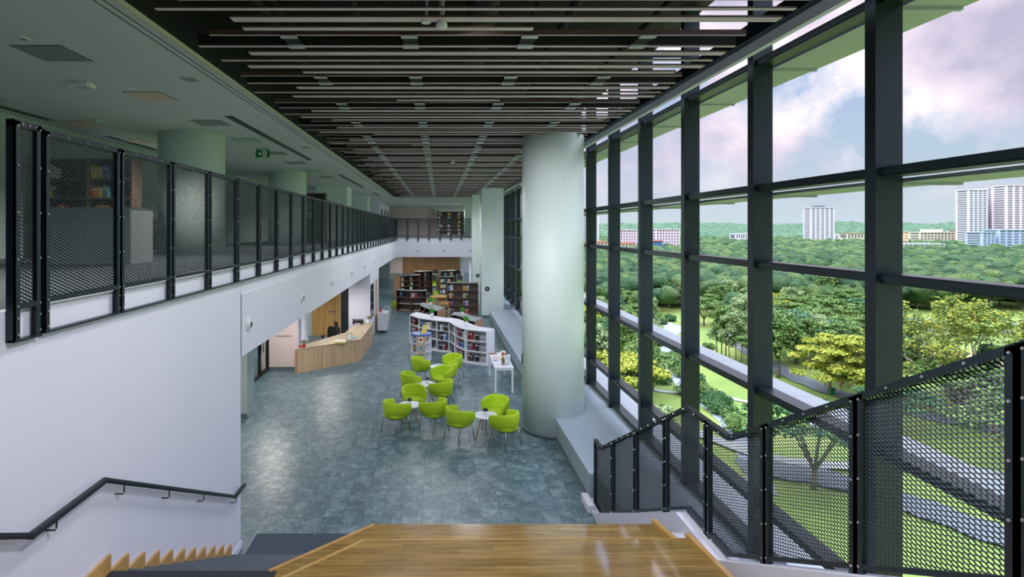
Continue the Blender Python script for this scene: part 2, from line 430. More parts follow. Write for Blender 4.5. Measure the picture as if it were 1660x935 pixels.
# columns and piers
def round_col(x, y, r, z0, z1, name, label):
    n = 64
    o = MB().lathe((x,y,0), [(r,z0),(r,z1)], n).build(name, M['column'])
    return tag(o, label, 'column', kind='structure')
round_col(2.655, 12.7, .707, 0, 6.80, 'column', 'large round white column standing beside the window ledge')
struct(MB().lathe((2.655,12.7,0), [(.72,0),(.72,.1)], 64), 'baseboard_column', M['base'], 'dark skirting ring at the foot of the big round column')
struct(MB().lathe((2.655,12.7,0), [(.66,6.8),(.66,8.3)], 32), 'trim_column_top', M['black'], 'black painted column top above the baffles')
round_col(-5.62, 12.35, .70, 4.1, ZC, 'column_gallery_near', 'nearest round pale column on the upper gallery')
round_col(-5.70, 20.4, .69, 4.1, ZC, 'column_gallery_middle', 'second round pale column on the upper gallery')
struct(MB().box(-6.2, 27.2, 4.1, -4.62, 28.6, ZC), 'wall_gallery_pier_near', M['column'], 'square pale pier on the upper gallery')
struct(MB().box(-5.9, 34.6, 4.1, -4.58, 36.0, ZC), 'wall_gallery_pier_far', M['column'], 'farther square pale pier on the upper gallery')
struct(MB().box(-5.6, 42, 4.1, -4.6, 50, ZC), 'wall_gallery_end', M['wall'], 'pale wall at the far end of the gallery')
struct(MB().box(2.24, 28.6, 0, 3.40, 30.1, 6.80), 'wall_pier_front', M['column'], 'broad white rectangular pier with round sign, behind the ledge')
struct(MB().box(2.05, 33.6, 0, 2.70, 34.6, 6.80), 'wall_pier_behind', M['column'], 'narrower white pier behind the broad one')
struct(MB().box(2.22, 28.58, 0, 3.42, 28.6, .12), 'baseboard_pier', M['base'], 'grey skirting on the front pier')
struct(MB().box(1.82, 45, 0, 2.06, 45.4, 2.8).box(2.35, 42.6, 0, 2.9, 43.1, 2.8), 'wall_pier_back', M['wall'], 'slim white piers under the far bridge')
struct(MB().box(2.1, 44.9, 4.1, 2.7, 45.6, ZC), 'wall_upper_pier', M['column'], 'pale pier beside the far upper bookcase')

# lobby side walls
struct(MB().box(-5.67, 13.4, 0, -4.74, 13.9, 2.79), 'wall_lobby_pier', M['wall_green'], 'grey green lobby pier just beyond the stair wall')
struct(MB().box(-5.67, 13.385, 0, -4.73, 13.4, .1), 'baseboard_pier_lobby', M['base'], 'dark skirting at the foot of the grey green lobby pier')
struct(MB().box(-5.87, 7.93, 0, -5.67, 16.3, 2.79).box(-5.87, 16.3, 2.2, -5.67, 17.95, 2.79).box(-5.87, 17.95, 0, -5.67, 18.1, 2.79), 'wall_lobby', M['wall_pink'], 'warm lit lobby wall holding the glass doors')
struct(MB().box(-5.87, 18.0, 0, -4.72, 18.2, 2.79), 'wall_hooks', M['wall_pink'], 'pale pink lobby wall with a row of coat hooks')
struct(MB().box(-4.72, 18.2, 0, -4.50, 18.6, 2.79).box(-4.70,17.94,0,-4.66,18.2,2.79), 'wall_hooks_return', M['wall'], 'white return of the lobby wall')
struct(MB().box(-5.67, 17.98, 0, -4.74, 18.0, .09), 'baseboard_lobby', M['base'], 'grey skirting under the coat hooks')
struct(MB().box(-9, 23.8, 0, -5.56, 24, 2.79).box(-5.56, 23.8, 2.62, -3.6, 24, 2.79), 'wall_reception', M['wall_green'], 'grey green wall behind the reception desk')
struct(MB().box(-3.80, 22.75, 0, -2.9, 26, 2.79), 'wall_reception_right', M['wall'], 'white wall block between reception and the stacks')
struct(MB().box(-5.7, 51.7, 0, -4.68, 52, 2.79), 'wall_far_left', M['wall_green'], 'grey green wall at the far end left')
struct(MB().box(-3.9, 57.7, 0, 2.2, 57.98, 2.79), 'wall_wood', M['slat'], 'wood panelled wall behind the study area')
struct(MB().box(-9, 57.5, 0, -3.9, 57.98, 2.79), 'wall_far_pink', M['wall_pink'], 'pinkish wall beyond the study area')

# double glass door in the lobby
d1 = thing('door_1', (-5.66, 17.1, 0), 'black framed double glass door in the pink lobby wall', 'door', kind='structure')
fr = MB()
for y in (16.3, 17.09, 17.89): fr.box(-5.70, y-.04, 0, -5.62, y+.05, 2.2)
fr.box(-5.70,16.3,2.12,-5.62,17.94,2.2); fr.box(-5.70,16.3,0,-5.62,17.94,.1)
fr.build('door_frame', M['blackp'], d1)
MB().box(-5.67,16.35,.1,-5.66,17.06,2.12).box(-5.67,17.13,.1,-5.66,17.86,2.12).build('glass_pane', M['glass'], d1)
for y in (16.98, 17.22): MB().tube([(-5.58,y,.75),(-5.58,y,1.75)], .018).build('door_handle', M['blackp'], d1)
d2 = thing('door_2', (-4.97, 23.75, 0), 'wide oak door behind the reception desk', 'door', kind='structure')
leaf = MB().box(-5.56,23.72,0,-4.36,23.8,2.62).build('door_leaf', M['oakdoor'], d2)
MB().box(-4.58,23.68,1.06,-4.52,23.72,1.1).tube([(-4.82,23.66,1.08),(-4.55,23.66,1.08)], .014).box(-4.58,23.69,.9,-4.52,23.72,.96).build('door_handle', M['chrome'], leaf)
d3 = thing('door_3', (-4.1, 23.75, 0), 'dark glazed panel beside the oak door', 'door', kind='structure')
MB().box(-4.36,23.74,0,-3.7,23.8,2.62).build('glass_pane', M['dglass'], d3)
MB().box(-4.36,23.70,0,-4.3,23.8,2.62).box(-3.74,23.70,0,-3.66,23.8,2.62).build('door_frame', M['oak'], d3)
d4 = thing('door_4', (-2.89, 24.8, 0), 'narrow light oak door on the white wall past reception', 'door', kind='structure')
MB().box(-2.91,24.6,0,-2.88,25.45,2.35).build('door_leaf', M['oak'], d4)
MB().box(-2.88,25.02,.0,-2.872,25.04,2.35).build('door_gap', M['white'], d4)
w9 = thing('window_reception', (-2.89, 23.4, .9), 'dark narrow window on the white wall beside reception', 'window', kind='structure')
MB().box(-2.91,22.9,.85,-2.88,23.9,2.3).build('glass_pane', M['dglass'], w9)
# ------------------------------------------------------------------ ceiling baffles
def baffle(w, h, L):
    return MB().box(0, -w/2, 0, L, w/2, h)
BG = 'metal ceiling baffles hung across the hall'
KND = {   # offset in the 1.6 m module, width, height, bottom z, left end, right end
 0: (0.00, .03, .06, 6.80, -2.55, 3.40),
 1: (0.31, .055, .14, 6.78, -2.80, 3.45),
 2: (0.57, .13, .022, 6.78, -2.30, 3.50),
 3: (0.84, .06, .018, 6.78, -2.75, 3.45),
 4: (1.10, .125, .022, 6.78, -2.50, 3.48),
 5: (1.36, .09, .022, 6.78, -1.85, 2.20),
}
XC = [-1.66, -.33, 1.0, 2.30]
protos = {}
CG = 'pale clip plates joining the baffles'
row = 0
for mod in range(-2, 20):
    yb = 6.02 + 1.6*mod
    for k, (off, w, h, z, xa, xb) in KND.items():
        y = yb+off
        if y < 4.5 or y > 36.1: continue
        dx = rng.choice([-.18,-.1,0,0,.12,.3]) if mod != 0 else 0
        xa2 = max(-2.88, xa+dx*1.3); xb2 = min(3.46, xb + (0 if k != 5 else rng.choice([-1.2,-.3,0,.4,1.0])))
        if mod % 3 == 1 and k == 5: xa2 = -.7
        o = (MB().box(0,-w/2,0,xb2-xa2,w/2,h,1 if k == 1 else 0) if k != 1 else MB().box(0,-w/2,0,xb2-xa2,w/2,.012,0).box(0,-w/2,.012,xb2-xa2,w/2,h,1)).build('ceiling_baffle', [M['baffle'], M['black']], local=True)
        o.location = (xa2, y, z)
        row += 1
        nm = 'short' if xb2-xa2 < 5 else ('narrow' if w < .07 else 'broad')
        lab = f'{nm} grey metal ceiling baffle'
        if row <= 16: lab += f', {ORD[row-1]} counted from the picture top'
        tag(o, lab, 'ceiling baffle', BG)
        if k == 1 or (k == 3 and mod > 3):
            for x in XC:
                u = x-xa2
                if k == 1:
                    MB().box(u-.09,-.385,-.016,u+.09,-.305,-.002).build('clip_plate', M['clip'], o, local=True)
                    MB().box(u-.09,-.075,-.016,u+.09,.035,0).build('clip_plate', M['clip'], o, local=True)
                    MB().box(u-.08,-.31,-.002,u+.08,-.02,.016).build('clip_arm', M['black'], o, local=True)
                else:
                    MB().box(u-.08,-.10,-.016,u+.08,.14,0).build('clip_plate', M['clip'], o, local=True)
# hanging rails above the baffles, ducts in the void
for x in XC:
    o = MB().box(x-.02, 3.5, 6.9, x+.02, 36.2, 6.95).build('hanging_rail', M['black']); tag(o, 'long black hanging rail running above the ceiling baffles', 'rail', 'hanging rails above the baffles')
for i, (x, z, r, lab) in enumerate([(-2.2,7.4,.05,'thin dark service pipe running along the ceiling void on the gallery side'), (.6,7.7,.22,'fat dark round duct above the baffles in mid hall'), (1.7,7.45,.06,'dark pipe in the ceiling void nearest the windows'), (-1.1,7.55,.045,'thin dark pipe left of the round duct above the baffles')]):
    o = MB().tube([(x,YB+.1,z),(x,36.3,z)], r, 12).build('service_pipe', M['duct']); tag(o, lab, 'pipe')
for i, y in enumerate([5.2, 8.4, 11.6, 15.6, 19.6]):
    o = MB().box(-2.9,y,7.32,3.9,y+.06,7.38).build('ceiling_beam', M['duct']); tag(o, 'dark cross channel in the ceiling void', 'beam', 'cross channels in the ceiling void')
for (px, py, z, lab) in [(716,38,6.76,'white smoke detector hanging between the first ceiling baffles'), (1383.5-650,262,6.76,'small white smoke detector far along the baffle ceiling')]:
    x, y = gp(px, py, z)
    t = thing('smoke_detector', (x,y,z), lab, 'detector')
    MB().lathe((x,y,z), [(.03,.3),(.03,.02),(.055,.0),(.06,-.03),(.04,-.05),(.02,-.055)], 20).build('housing', M['white2'], t)
    MB().lathe((x,y,z-.045), [(.035,0),(.035,.012)], 16).build('sensor_vent', M['blackp'], t)
x, y = gp(691, 36, 6.77)
tag(MB().lathe((x,y,6.765),[(.05,0),(.05,.015),(.02,.02),(.02,.3)],20).build('ceiling_sensor', M['white2']), 'small flat white ceiling sensor left of the smoke detector', 'sensor')

# ------------------------------------------------------------------ gypsum ceiling fixtures
hn = 0
HL = [('broad grey ceiling access hatch nearest the picture corner','hatchg'), ('pale pink ceiling access hatch with a small white latch','hatchp'),
      ('grey ceiling hatch just before the first round column','hatchg'), ('pale ceiling hatch outlined in grey right of the first column','hatch'),
      ('grey ceiling hatch behind the hanging exit sign','hatchg'), ('grey ceiling hatch beyond the exit sign','hatchg'), ('pale ceiling hatch past the second column','hatch'), ('far ceiling hatch before the gallery piers','hatchg')]
for i, (y, x) in enumerate([(6.58,-4.68),(8.7,-4.62),(10.87,-4.57),(13.0,-4.62),(15.2,-4.6),(17.4,-4.6),(19.8,-4.6),(22.2,-4.6)]):
    t = thing('ceiling_hatch', (x,y,ZC-.01), HL[i][0], 'ceiling hatch')
    q = .28
    MB().box(x-q,y-q,ZC-.008,x+q,y+q,ZC+.01).build('hatch_panel', M[HL[i][1]], t)
    MB().box(x-q-.02,y-q-.02,ZC-.004,x-q,y+q+.02,ZC+.01).box(x+q,y-q-.02,ZC-.004,x+q+.02,y+q+.02,ZC+.01).box(x-q,y-q-.02,ZC-.004,x+q,y-q,ZC+.01).box(x-q,y+q,ZC-.004,x+q,y+q+.02,ZC+.01).build('hatch_frame', M['groove'], t)
for i, (y, x, lab, m) in enumerate([(10.95,-7.3,'pale ceiling hatch above the near mesh railing','hatchp'),(13.1,-7.3,'small pink ceiling hatch left of the first column','hatchp'),(8.7,-7.4,'pale hatch at the left edge of the ceiling','hatch')]):
    t = thing('ceiling_hatch', (x,y,ZC-.01), lab, 'ceiling hatch')
    MB().box(x-.3,y-.28,ZC-.008,x+.3,y+.28,ZC+.01).build('hatch_panel', M[m], t)
    MB().box(x-.32,y-.3,ZC-.004,x+.32,y-.28,ZC+.01).box(x-.32,y+.28,ZC-.004,x+.32,y+.3,ZC+.01).build('hatch_frame', M['groove'], t)
for i, (x0, y0, y1, lab) in enumerate([(-3.96,10.2,16.7,'long black slot diffuser in the ceiling beside the exit sign'),(-3.88,21.2,27.6,'second black slot diffuser farther along the ceiling'),(-3.85,31.5,35.5,'far short slot diffuser in the ceiling'),(-7.6,8.2,10.6,'dark slot diffuser above the near gallery wall'),(-7.6,12.4,14.6,'dark slot diffuser left of the first round column')]):
    t = thing('slot_diffuser', (x0,y0,ZC), lab, 'air diffuser')
    MB().box(x0-.06,y0,ZC-.008,x0+.06,y1,ZC+.01).build('slot_opening', M['blackp'], t)
    MB().box(x0-.075,y0-.01,ZC-.012,x0-.058,y1+.01,ZC+.01).box(x0+.058,y0-.01,ZC-.012,x0+.075,y1+.01,ZC+.01).box(x0-.006,y0,ZC-.012,x0+.006,y1,ZC).build('slot_frame', M['groove'], t)
for i, (x, y, r, lab) in enumerate([(-4.64,6.06,.06,'small recessed downlight above the nearest ceiling hatch'),(-4.64,8.2,.05,'small lit recessed downlight beside the pink hatch'),(-3.53,7.7,.13,'wide round recessed lamp near the ceiling edge'),(-3.46,14.1,.13,'round recessed lamp between the slot diffuser and the ceiling edge'),(-4.6,12.4,.06,'tiny recessed downlight before the first column hatch'),(-7.3,12.5,.06,'tiny recessed downlight far left before the column'),(-4.6,10.3,.06,'tiny dark downlight above the grey hatch by the first column'),(-6.6,10.2,.05,'small white sensor disc on the ceiling left of the smoke detector')]):
    t = thing('downlight', (x,y,ZC), lab, 'downlight')
    MB().lathe((x,y,ZC), [(r,.01),(r,-.008),(r*.8,-.012)], 24).build('trim_ring', M['white2'] if r < .1 else M['hatch'], t)
    MB().lathe((x,y,ZC), [(r*.72,.0),(r*.72,-.013)], 20).build('lens', M['lamp'] if i in (1,4) else M['hatchg'], t)
x,y = -5.2,7.9
t = thing('wireless_router', (x,y,ZC), 'boxy white wireless access point fixed under the ceiling', 'router')
MB().cbox(x-.16,y-.1,ZC-.07,x+.16,y+.1,ZC+.006,.03).build('housing', M['white2'], t)
MB().box(x-.1,y-.07,ZC-.074,x+.1,y+.07,ZC-.07).build('base_panel', M['hatch'], t)
x,y = -6.62,10.5
t = thing('smoke_detector', (x,y,ZC), 'small domed smoke detector under the gallery ceiling near the mesh railing', 'detector')
MB().lathe((x,y,ZC), [(.07,0),(.07,-.02),(.05,-.04),(.045,-.06),(.02,-.075)], 20).build('housing', M['hatch'], t)

def exit_sign(x, y, z, s, label, glow=False):
    t = thing('exit_sign', (x,y,z), label, 'exit sign')
    sb = MB().box(x-.18*s,y-.01,z,x+.18*s,y+.01,z+.19*s).build('sign_board', M['green'], t)
    a = MB()
    q = lambda u, v: (x+u*s, y-.013, z+v*s)
    a.add([q(-.12,.095),q(-.06,.15),q(-.045,.135),q(-.072,.108),q(-.02,.108),q(-.02,.082),q(-.072,.082),q(-.045,.055),q(-.06,.04)], [(0,1,2,3,4,5,6,7,8)])
    a.build('arrow', M['paper'], sb, fix=False)
    a = MB()
    a.add([q(.0,.02),q(.1,.02),q(.1,.17),q(.0,.17)], [(0,1,2,3)])
    a.build('doorway_symbol', M['paper'], sb, fix=False)
    a = MB(); q = lambda u, v: (x+u*s, y-.016, z+v*s)
    n = 10; a.add([q(.062+.012*math.cos(2*PI*i/n), .145+.012*math.sin(2*PI*i/n)) for i in range(n)], [tuple(range(n))])
    for (u0,v0,u1,v1,w) in [(.058,.128,.046,.082,.011),(.056,.122,.03,.105,.006),(.03,.105,.016,.112,.006),(.058,.122,.078,.104,.006),(.048,.085,.066,.06,.008),(.066,.06,.06,.032,.007),(.046,.085,.03,.06,.008),(.03,.06,.006,.054,.007)]:
        dx,dz = u1-u0, v1-v0; L = math.hypot(dx,dz); nx,nz = -dz/L*w, dx/L*w
        a.add([q(u0-nx,v0-nz),q(u1-nx,v1-nz),q(u1+nx,v1+nz),q(u0+nx,v0+nz)], [(0,1,2,3)])
    a.build('running_figure', M['green'], sb, fix=False)
    MB().box(x-.18*s,y-.006,z+.19*s,x+.18*s,y+.006,z+.25*s).build('hanging_plate', M['hatch'], t)
    MB().box(x+.155*s,y-.01,z+.19*s,x+.17*s,y+.01,z+.28*s+.0).build('bracket', M['white2'], t)
    return t
exit_sign(-4.55, 14.0, 6.50, 1.0, 'green hanging exit sign with left arrow and running figure under the gallery ceiling')
exit_sign(-5.28, 22.6, 2.55, .9, 'green exit sign with arrow above the reception desk, half hidden by the fascia')
exit_sign(-.3, 48.0, 6.15, 1.3, 'small green exit sign far away on the upper bridge beside the bookcase')

# round air nozzles
def nozzle():
    t = thing('air_nozzle')
    MB().lathe((0,0,0), [(.115,.0),(.115,.012),(.10,.022),(.075,.012),(.06,.0)], 28, cap=False).build('nozzle_ring', M['white2'], t, local=True)
    MB().lathe((0,0,0), [(.085,.0),(.07,.03),(.04,.05),(.038,.03)], 24, cap=True).build('jet_bowl', M['wall'], t, local=True)
    MB().lathe((.01,.0,.045), [(.04,.0),(.036,.008)], 20).build('jet_opening', M['blackp'], t, local=True)
    return t
p = nozzle()
for i in range(10):
    t = p if i == 0 else copy_tree(p)
    t.location = (XL+.013, 8.2+3.18*i, 3.22); t.rotation_euler = (0, R(90), 0)
    lab = 'round white air nozzle on the long gallery fascia, ' + (ORD[i]+' from the stair wall')
    tag(t, lab, 'air nozzle', 'air nozzles on the gallery fascia')
for i, x in enumerate([-1.45,.31,2.08]):
    t = copy_tree(p); t.location = (x, 36.383, 3.22); t.rotation_euler = (R(90), 0, 0)
    tag(t, ['left','middle','right'][i]+' round air nozzle on the far bridge fascia', 'air nozzle', 'air nozzles on the far fascia')

# ------------------------------------------------------------------ expanded metal railings
def exp_mesh(w, h, nx, nz, zf=lambda u: 0, sw=.0095, tilt=.005):
    dx, dz = w/(2*nx), h/(2*nz)
    lo = [zf(w*k/20) for k in range(21)]; zlo = min(lo); nz = int(math.ceil((max(lo)+h-zlo)/(2*dz)))
    vs, fs = [], []
    for i in range(2*nx+1):
        for j in range(2*nz+1):
            if (i+j) & 1: continue
            for s in (1,-1):
                if i+1 > 2*nx or j+s < 0 or j+s > 2*nz: continue
                u0, u1 = i*dx, (i+1)*dx
                z0, z1 = zlo+j*dz, zlo+(j+s)*dz
                zm, um = (z0+z1)/2, (u0+u1)/2
                if not (zf(um) <= zm <= zf(um)+h): continue
                # s-shaped strand: level at both ends like pressed expanded steel
                ua, ub = u0+dx*.25, u1-dx*.25
                P = [(u0,z0),(ua,z0+(z1-z0)*.06),(ub,z1-(z1-z0)*.06),(u1,z1)]
                o = len(vs)
                for (u,z) in P:
                    vs += [(-tilt/2,u,z-sw/2),(tilt/2,u,z+sw/2)]
                fs += [(o,o+2,o+3,o+1),(o+2,o+4,o+5,o+3),(o+4,o+6,o+7,o+5)]
    m = MB(); m.v = vs; m.f = fs; m.m = [0]*len(fs); m.sm = [False]*len(fs)
    return m
def bolts(m, pts, nrm=1, r=.009):
    for (u,z) in pts:
        m.lathe_x = None
        n = 6; o = []
        ring0 = [(.0*nrm+.033*nrm, u+r*math.cos(2*PI*i/n), z+r*math.sin(2*PI*i/n)) for i in range(n)]
        ring1 = [(.04*nrm, u+r*.7*math.cos(2*PI*i/n), z+r*.7*math.sin(2*PI*i/n)) for i in range(n)]
        m.loft([ring0, ring1], 1)
def rail_panel(w, zf, zdrop, H, nx, nz, side=1, segs=(0,1), feet=.12, end=.048):
    """panel local: u along +Y from 0 to w, x = thickness; side = the face that looks into the hall"""
    t = thing('railing_panel')
    for (u0,u1) in ((0,end),(w-end,w)):
        fl = u0 if u0 == 0 else w-.012
        za, zb = zf(u0), zf(u1)
        m = MB()
        for (a,b_,xa,xb) in ((fl,fl+.012,-.03,.03),(u0,u1,.018*side,.03*side)):
            xa,xb = sorted((xa,xb))
            m.loft([[(xa,a,zf(a)-zdrop),(xb,a,zf(a)-zdrop),(xb,b_,zf(b_)-zdrop),(xa,b_,zf(b_)-zdrop)],[(xa,a,zf(a)+H),(xb,a,zf(a)+H),(xb,b_,zf(b_)+H),(xa,b_,zf(b_)+H)]])
        um = (u0+u1)/2
        bolts(m, [(um, zf(um)+H*k/4+.02 if k < 4 else zf(um)+H-.03) for k in range(5)] + ([(um, zf(um)-zdrop+.05),(um, zf(um)-.06)] if zdrop > .15 else []), side)
        m.build('post', [M['steel'], M['bolt']], t, local=True)
    us = sorted(set([.0]+[s*w for s in segs]+[w]))
    for nm, zz, hh in (('top_rail', H-.035, .045), ('bottom_rail', 0, .035)):
        m = MB()
        for a,b_ in zip(us[:-1], us[1:]):
            a_, b2 = a+ (0 if nm == 'top_rail' else end), b_-(0 if nm == 'top_rail' else end)
            if a != 0: a_ = a
            if b_ != w: b2 = b_
            m.loft([[(-.03,a_,zf(a_)+zz),(.03,a_,zf(a_)+zz),(.03,a_,zf(a_)+zz+hh),(-.03,a_,zf(a_)+zz+hh)],[(-.03,b2,zf(b2)+zz),(.03,b2,zf(b2)+zz),(.03,b2,zf(b2)+zz+hh),(-.03,b2,zf(b2)+zz+hh)]])
        if nm == 'top_rail': bolts(m, [(w*f, zf(w*f)+H-.015) for f in (.25,.5,.75)], side)
        m.build(nm, [M['steel'], M['bolt']], t, local=True)
    m = exp_mesh(w-2*.02, H-.03, nx, nz, lambda u: zf(u+.02)+.015, .0095 if side > 0 else .0078)
    m.v = [(x, y+.02, z) for x,y,z in m.v]
    m.build('expanded_mesh', M['mesh'], t, local=True, fix=False)
    return t
flat = lambda u: 0
# left gallery: mesh 4.12..5.36, post feet to 3.90
LP = .94
pp = rail_panel(LP-.012, flat, .22, 1.24, 15, 48)
MB().box(-.02, .0, -.22, .035, LP-.012, -.205).build('foot_angle', M['steel'], pp, local=True)
GL = 'mesh railing panels along the gallery edge'
for k in range(35):
    t = pp if k == 0 else copy_tree(pp)
    t.location = (XL+.035, 3.905+LP*k, 4.12)
    lab = ('black expanded metal railing panel on the gallery edge, ' + ORD[k] + ' from the left') if k < 12 else 'narrow looking black framed mesh railing panel far along the gallery edge'
    tag(t, lab, 'railing panel', GL)
t = rail_panel(.25, flat, .22, 1.27, 4, 48)
MB().box(-.02, .0, -.22, .035, .25, -.205).build('foot_angle', M['steel'], t, local=True)
t.location = (XL+.035, 3.625, 4.11); tag(t, 'slim black expanded metal railing panel at the left edge of the picture', 'railing panel', GL)
t = copy_tree(pp); t.location = (XL-.06, 2.60, 4.12); tag(t, 'set back mesh railing panel cut by the left picture edge', 'railing panel', GL)
# far bridge railing
pf = rail_panel(.71, flat, .22, 1.24, 11, 48)
for k in range(7):
    t = pf if k == 0 else copy_tree(pf)
    t.location = (-2.84+.722*k+.0, 36.34, 4.12); t.rotation_euler = (0,0,R(-90))
    tag(t, f'black mesh railing panel on the far bridge, {ORD[k]} from the left corner', 'railing panel', 'mesh railing panels across the far bridge')
# right stair railing: follows the stair pitch
SL = .5475
def zbase(y):
    if y >= 8.8: return .03
    if y >= 5.74: return .03+(8.8-y)*.5425
    if y >= 4.91: return 1.69
    return 1.69+(4.91-y)*.551
YP = [9.15, 8.20, 7.24, 6.28, 5.30, 4.35, 3.40, 2.45, 1.50, .55, -.4]
RX = 2.63
RL = ['lowest mesh railing panel at the foot of the stair, by the ledge','second mesh railing panel up from the stair foot','third mesh railing panel up the stair railing','fourth mesh stair railing panel with peaked top','fifth mesh stair railing panel with valley in its top edge','sixth mesh stair railing panel rising toward the viewer','big mesh stair railing panel between the two front posts','largest mesh stair railing panel at the right picture edge','stair railing panel just outside the right edge','topmost stair railing panel beside the viewer']
for i in range(10):
    ya, yb_ = YP[i+1], YP[i]
    w = yb_-ya-.012
    y0 = ya
    zf = lambda u, y0=y0: zbase(y0+u)
    segs = [(q-y0)/w for q in (8.8,5.74,4.91) if y0+.03 < q < y0+w-.03]
    t = rail_panel(w, zf, .13 if i > 1 else .02, 1.085, 15, 42, side=-1, segs=segs)
    t.location = (RX, y0, 0)
    tag(t, RL[i], 'railing panel', 'mesh railing panels down the right side of the stair')

# ------------------------------------------------------------------ stairs, landing and timber platform
NR, RISE, TREAD = 11, 1.66/11, .276
YL = 4.75
for k in range(1, 11):
    y0 = YL+TREAD*(k-1); z = 1.66-RISE*k
    t = thing('stair_step', (-2.1, y0, max(0,z-RISE)), f'charcoal carpeted stair step, {ORD[k-1]} below the landing', 'stair step', 'carpeted steps going down beside the white wall')
    tag(t, kind='structure')
    MB().box(XL, y0-.02, z-RISE if z-RISE > .01 else 0, -.35 if k < 6 else -.35, y0+TREAD, z).build('tread', M['carpet'], t)
    MB().box(XL+.03, y0+TREAD-.035, z, -.36, y0+TREAD-.005, z+.004).build('nosing_strip', M['nosing'], t)
    MB().loft([[(XL,y0,z),(XL,y0+TREAD,z),(XL,y0+TREAD,z+RISE-.005),(XL,y0,z+RISE+.0)],[(XL+.03,y0,z),(XL+.03,y0+TREAD,z),(XL+.03,y0+TREAD,z+RISE-.005),(XL+.03,y0,z+RISE)]]).build('skirting_board', M['trimwood'], t)
o = MB().box(XL, 3.75, 1.5, -1.4, YL-.1, 1.66).build('stair_landing', M['floorwood']); tag(o, 'varnished timber stair landing at the bottom left', 'landing', kind='structure')
o = MB().box(XL, YL-.1, 1.5, -1.42, YL, 1.663).build('stair_nosing', M['carpet']); tag(o, 'dark nosing strip on the edge of the landing', 'nosing', kind='structure')
o = MB().box(XL,3.6,1.66,XL+.03,YL,1.66+RISE).build('trim_landing', M['trimwood']); tag(o, 'timber skirting beside the landing', 'trim', kind='structure')
for k in range(10):
    z = 1.66+RISE*(k+1); y1 = 3.75-TREAD*k
    o = MB().box(XL, y1-TREAD, z-RISE, -1.42, y1, z).build('stair_step', M['carpet']); tag(o, f'upper stair step, {ORD[k]} above the landing', 'stair step', kind='structure')
# timber bleacher platform: two visible tiers with mitred left corners
def plat(poly, z0, z1, name, label, mat='floorwood'):
    o = MB().prism(poly, z0, z1).build(name, M[mat]); return tag(o, label, 'timber platform', kind='structure')
plat([(-1.50,4.764),(-.67,5.51),(2.20,5.51),(2.32,4.9),(2.32,4.2),(-1.5,4.2)], 1.58, 1.66, 'platform_lower', 'varnished timber platform tier, lower one with far edge over the hall floor')
plat([(-1.44,4.80),(-.69,5.47),(2.17,5.47),(2.28,4.9),(2.28,4.2),(-1.44,4.2)], 0, 1.58, 'platform_base', 'dark hidden base below the timber platform', 'walnut')
plat([(-1.42,-.6),(-1.42,4.31),(-.70,4.967),(2.315,4.99),(2.375,4.4),(2.375,-.6)], 1.66, 1.81, 'platform_upper', 'varnished timber platform tier nearest the viewer')
def strip(a, b_, w, z, h, name, label):
    a, b_ = Vector(a), Vector(b_); d = (b_-a).normalized(); n = Vector((-d.y, d.x))*w
    o = MB().prism([tuple(a),tuple(b_),tuple(b_+n),tuple(a+n)], z-.03, z+h).build(name, M['trimwood']); return tag(o, label, 'edge trim', kind='structure')
strip((-1.50,4.764),(-.67,5.51),-.035,1.66,.006,'trim_lower_edge','pale mitred nosing on the lower timber tier')
strip((-1.40,4.33),(-.70,4.967),-.03,1.81,.006,'trim_upper_edge','pale mitred nosing on the upper timber tier')
strip((-.70,4.967),(2.30,4.992),-.014,1.81,.004,'trim_upper_front','thin pale nosing line on the front of the upper timber tier')
strip((2.375,4.3),(2.305,4.995),.045,1.81,.05,'trim_upper_side','raised timber edge board on the right of the upper tier')
strip((2.33,4.85),(2.20,5.51),.05,1.66,.05,'trim_lower_side','raised timber edge board on the right of the lower tier')
strip((2.375,-.5),(2.375,4.3),.045,1.81,.05,'trim_near_side','timber edge board running beside the viewer')
# white stringer below the right railing
st = MB()
ys = [9.3, 8.8, 5.74, 4.91, 2.0, -1.0]
pr = [(y, zbase(y)-.03 if y < 8.9 else .0) for y in ys]
for (ya,za),(yb2,zb2) in zip(pr[:-1], pr[1:]):
    st.loft([[(2.50,ya,0),(2.72,ya,0),(2.72,ya,max(za,.05)),(2.50,ya,max(za,.05))],[(2.50,yb2,0),(2.72,yb2,0),(2.72,yb2,max(.05,zb2)),(2.50,yb2,max(.05,zb2))]])
struct(st, 'wall_stringer', M['wall'], 'white sloping stringer wall below the stair railing')
struct(MB().box(2.38, 2.0, 0, 2.50, 5.6, 1.52), 'wall_stringer_inner', M['wall'], 'white panel between the timber platform and stringer')
struct(MB().cbox(2.44,8.9,0,2.56,9.35,.12,.01), 'trim_plinth', M['wall'], 'white plinth block at the foot of the ledge')
# door mat
xm0, ym0 = gp(415, 867)
tag(MB().cbox(-2.78,7.62,0,-.6,8.28,.012,.004).build('door_mat', M['mat']), 'dark blue grey speckled mat on the slate floor at the stair foot', 'mat')
# skirting of wall end
struct(MB().box(XL,7.55,0,XL+.012,7.94,.1), 'baseboard_left', M['wall'], 'low skirting at the end of the white stair wall')
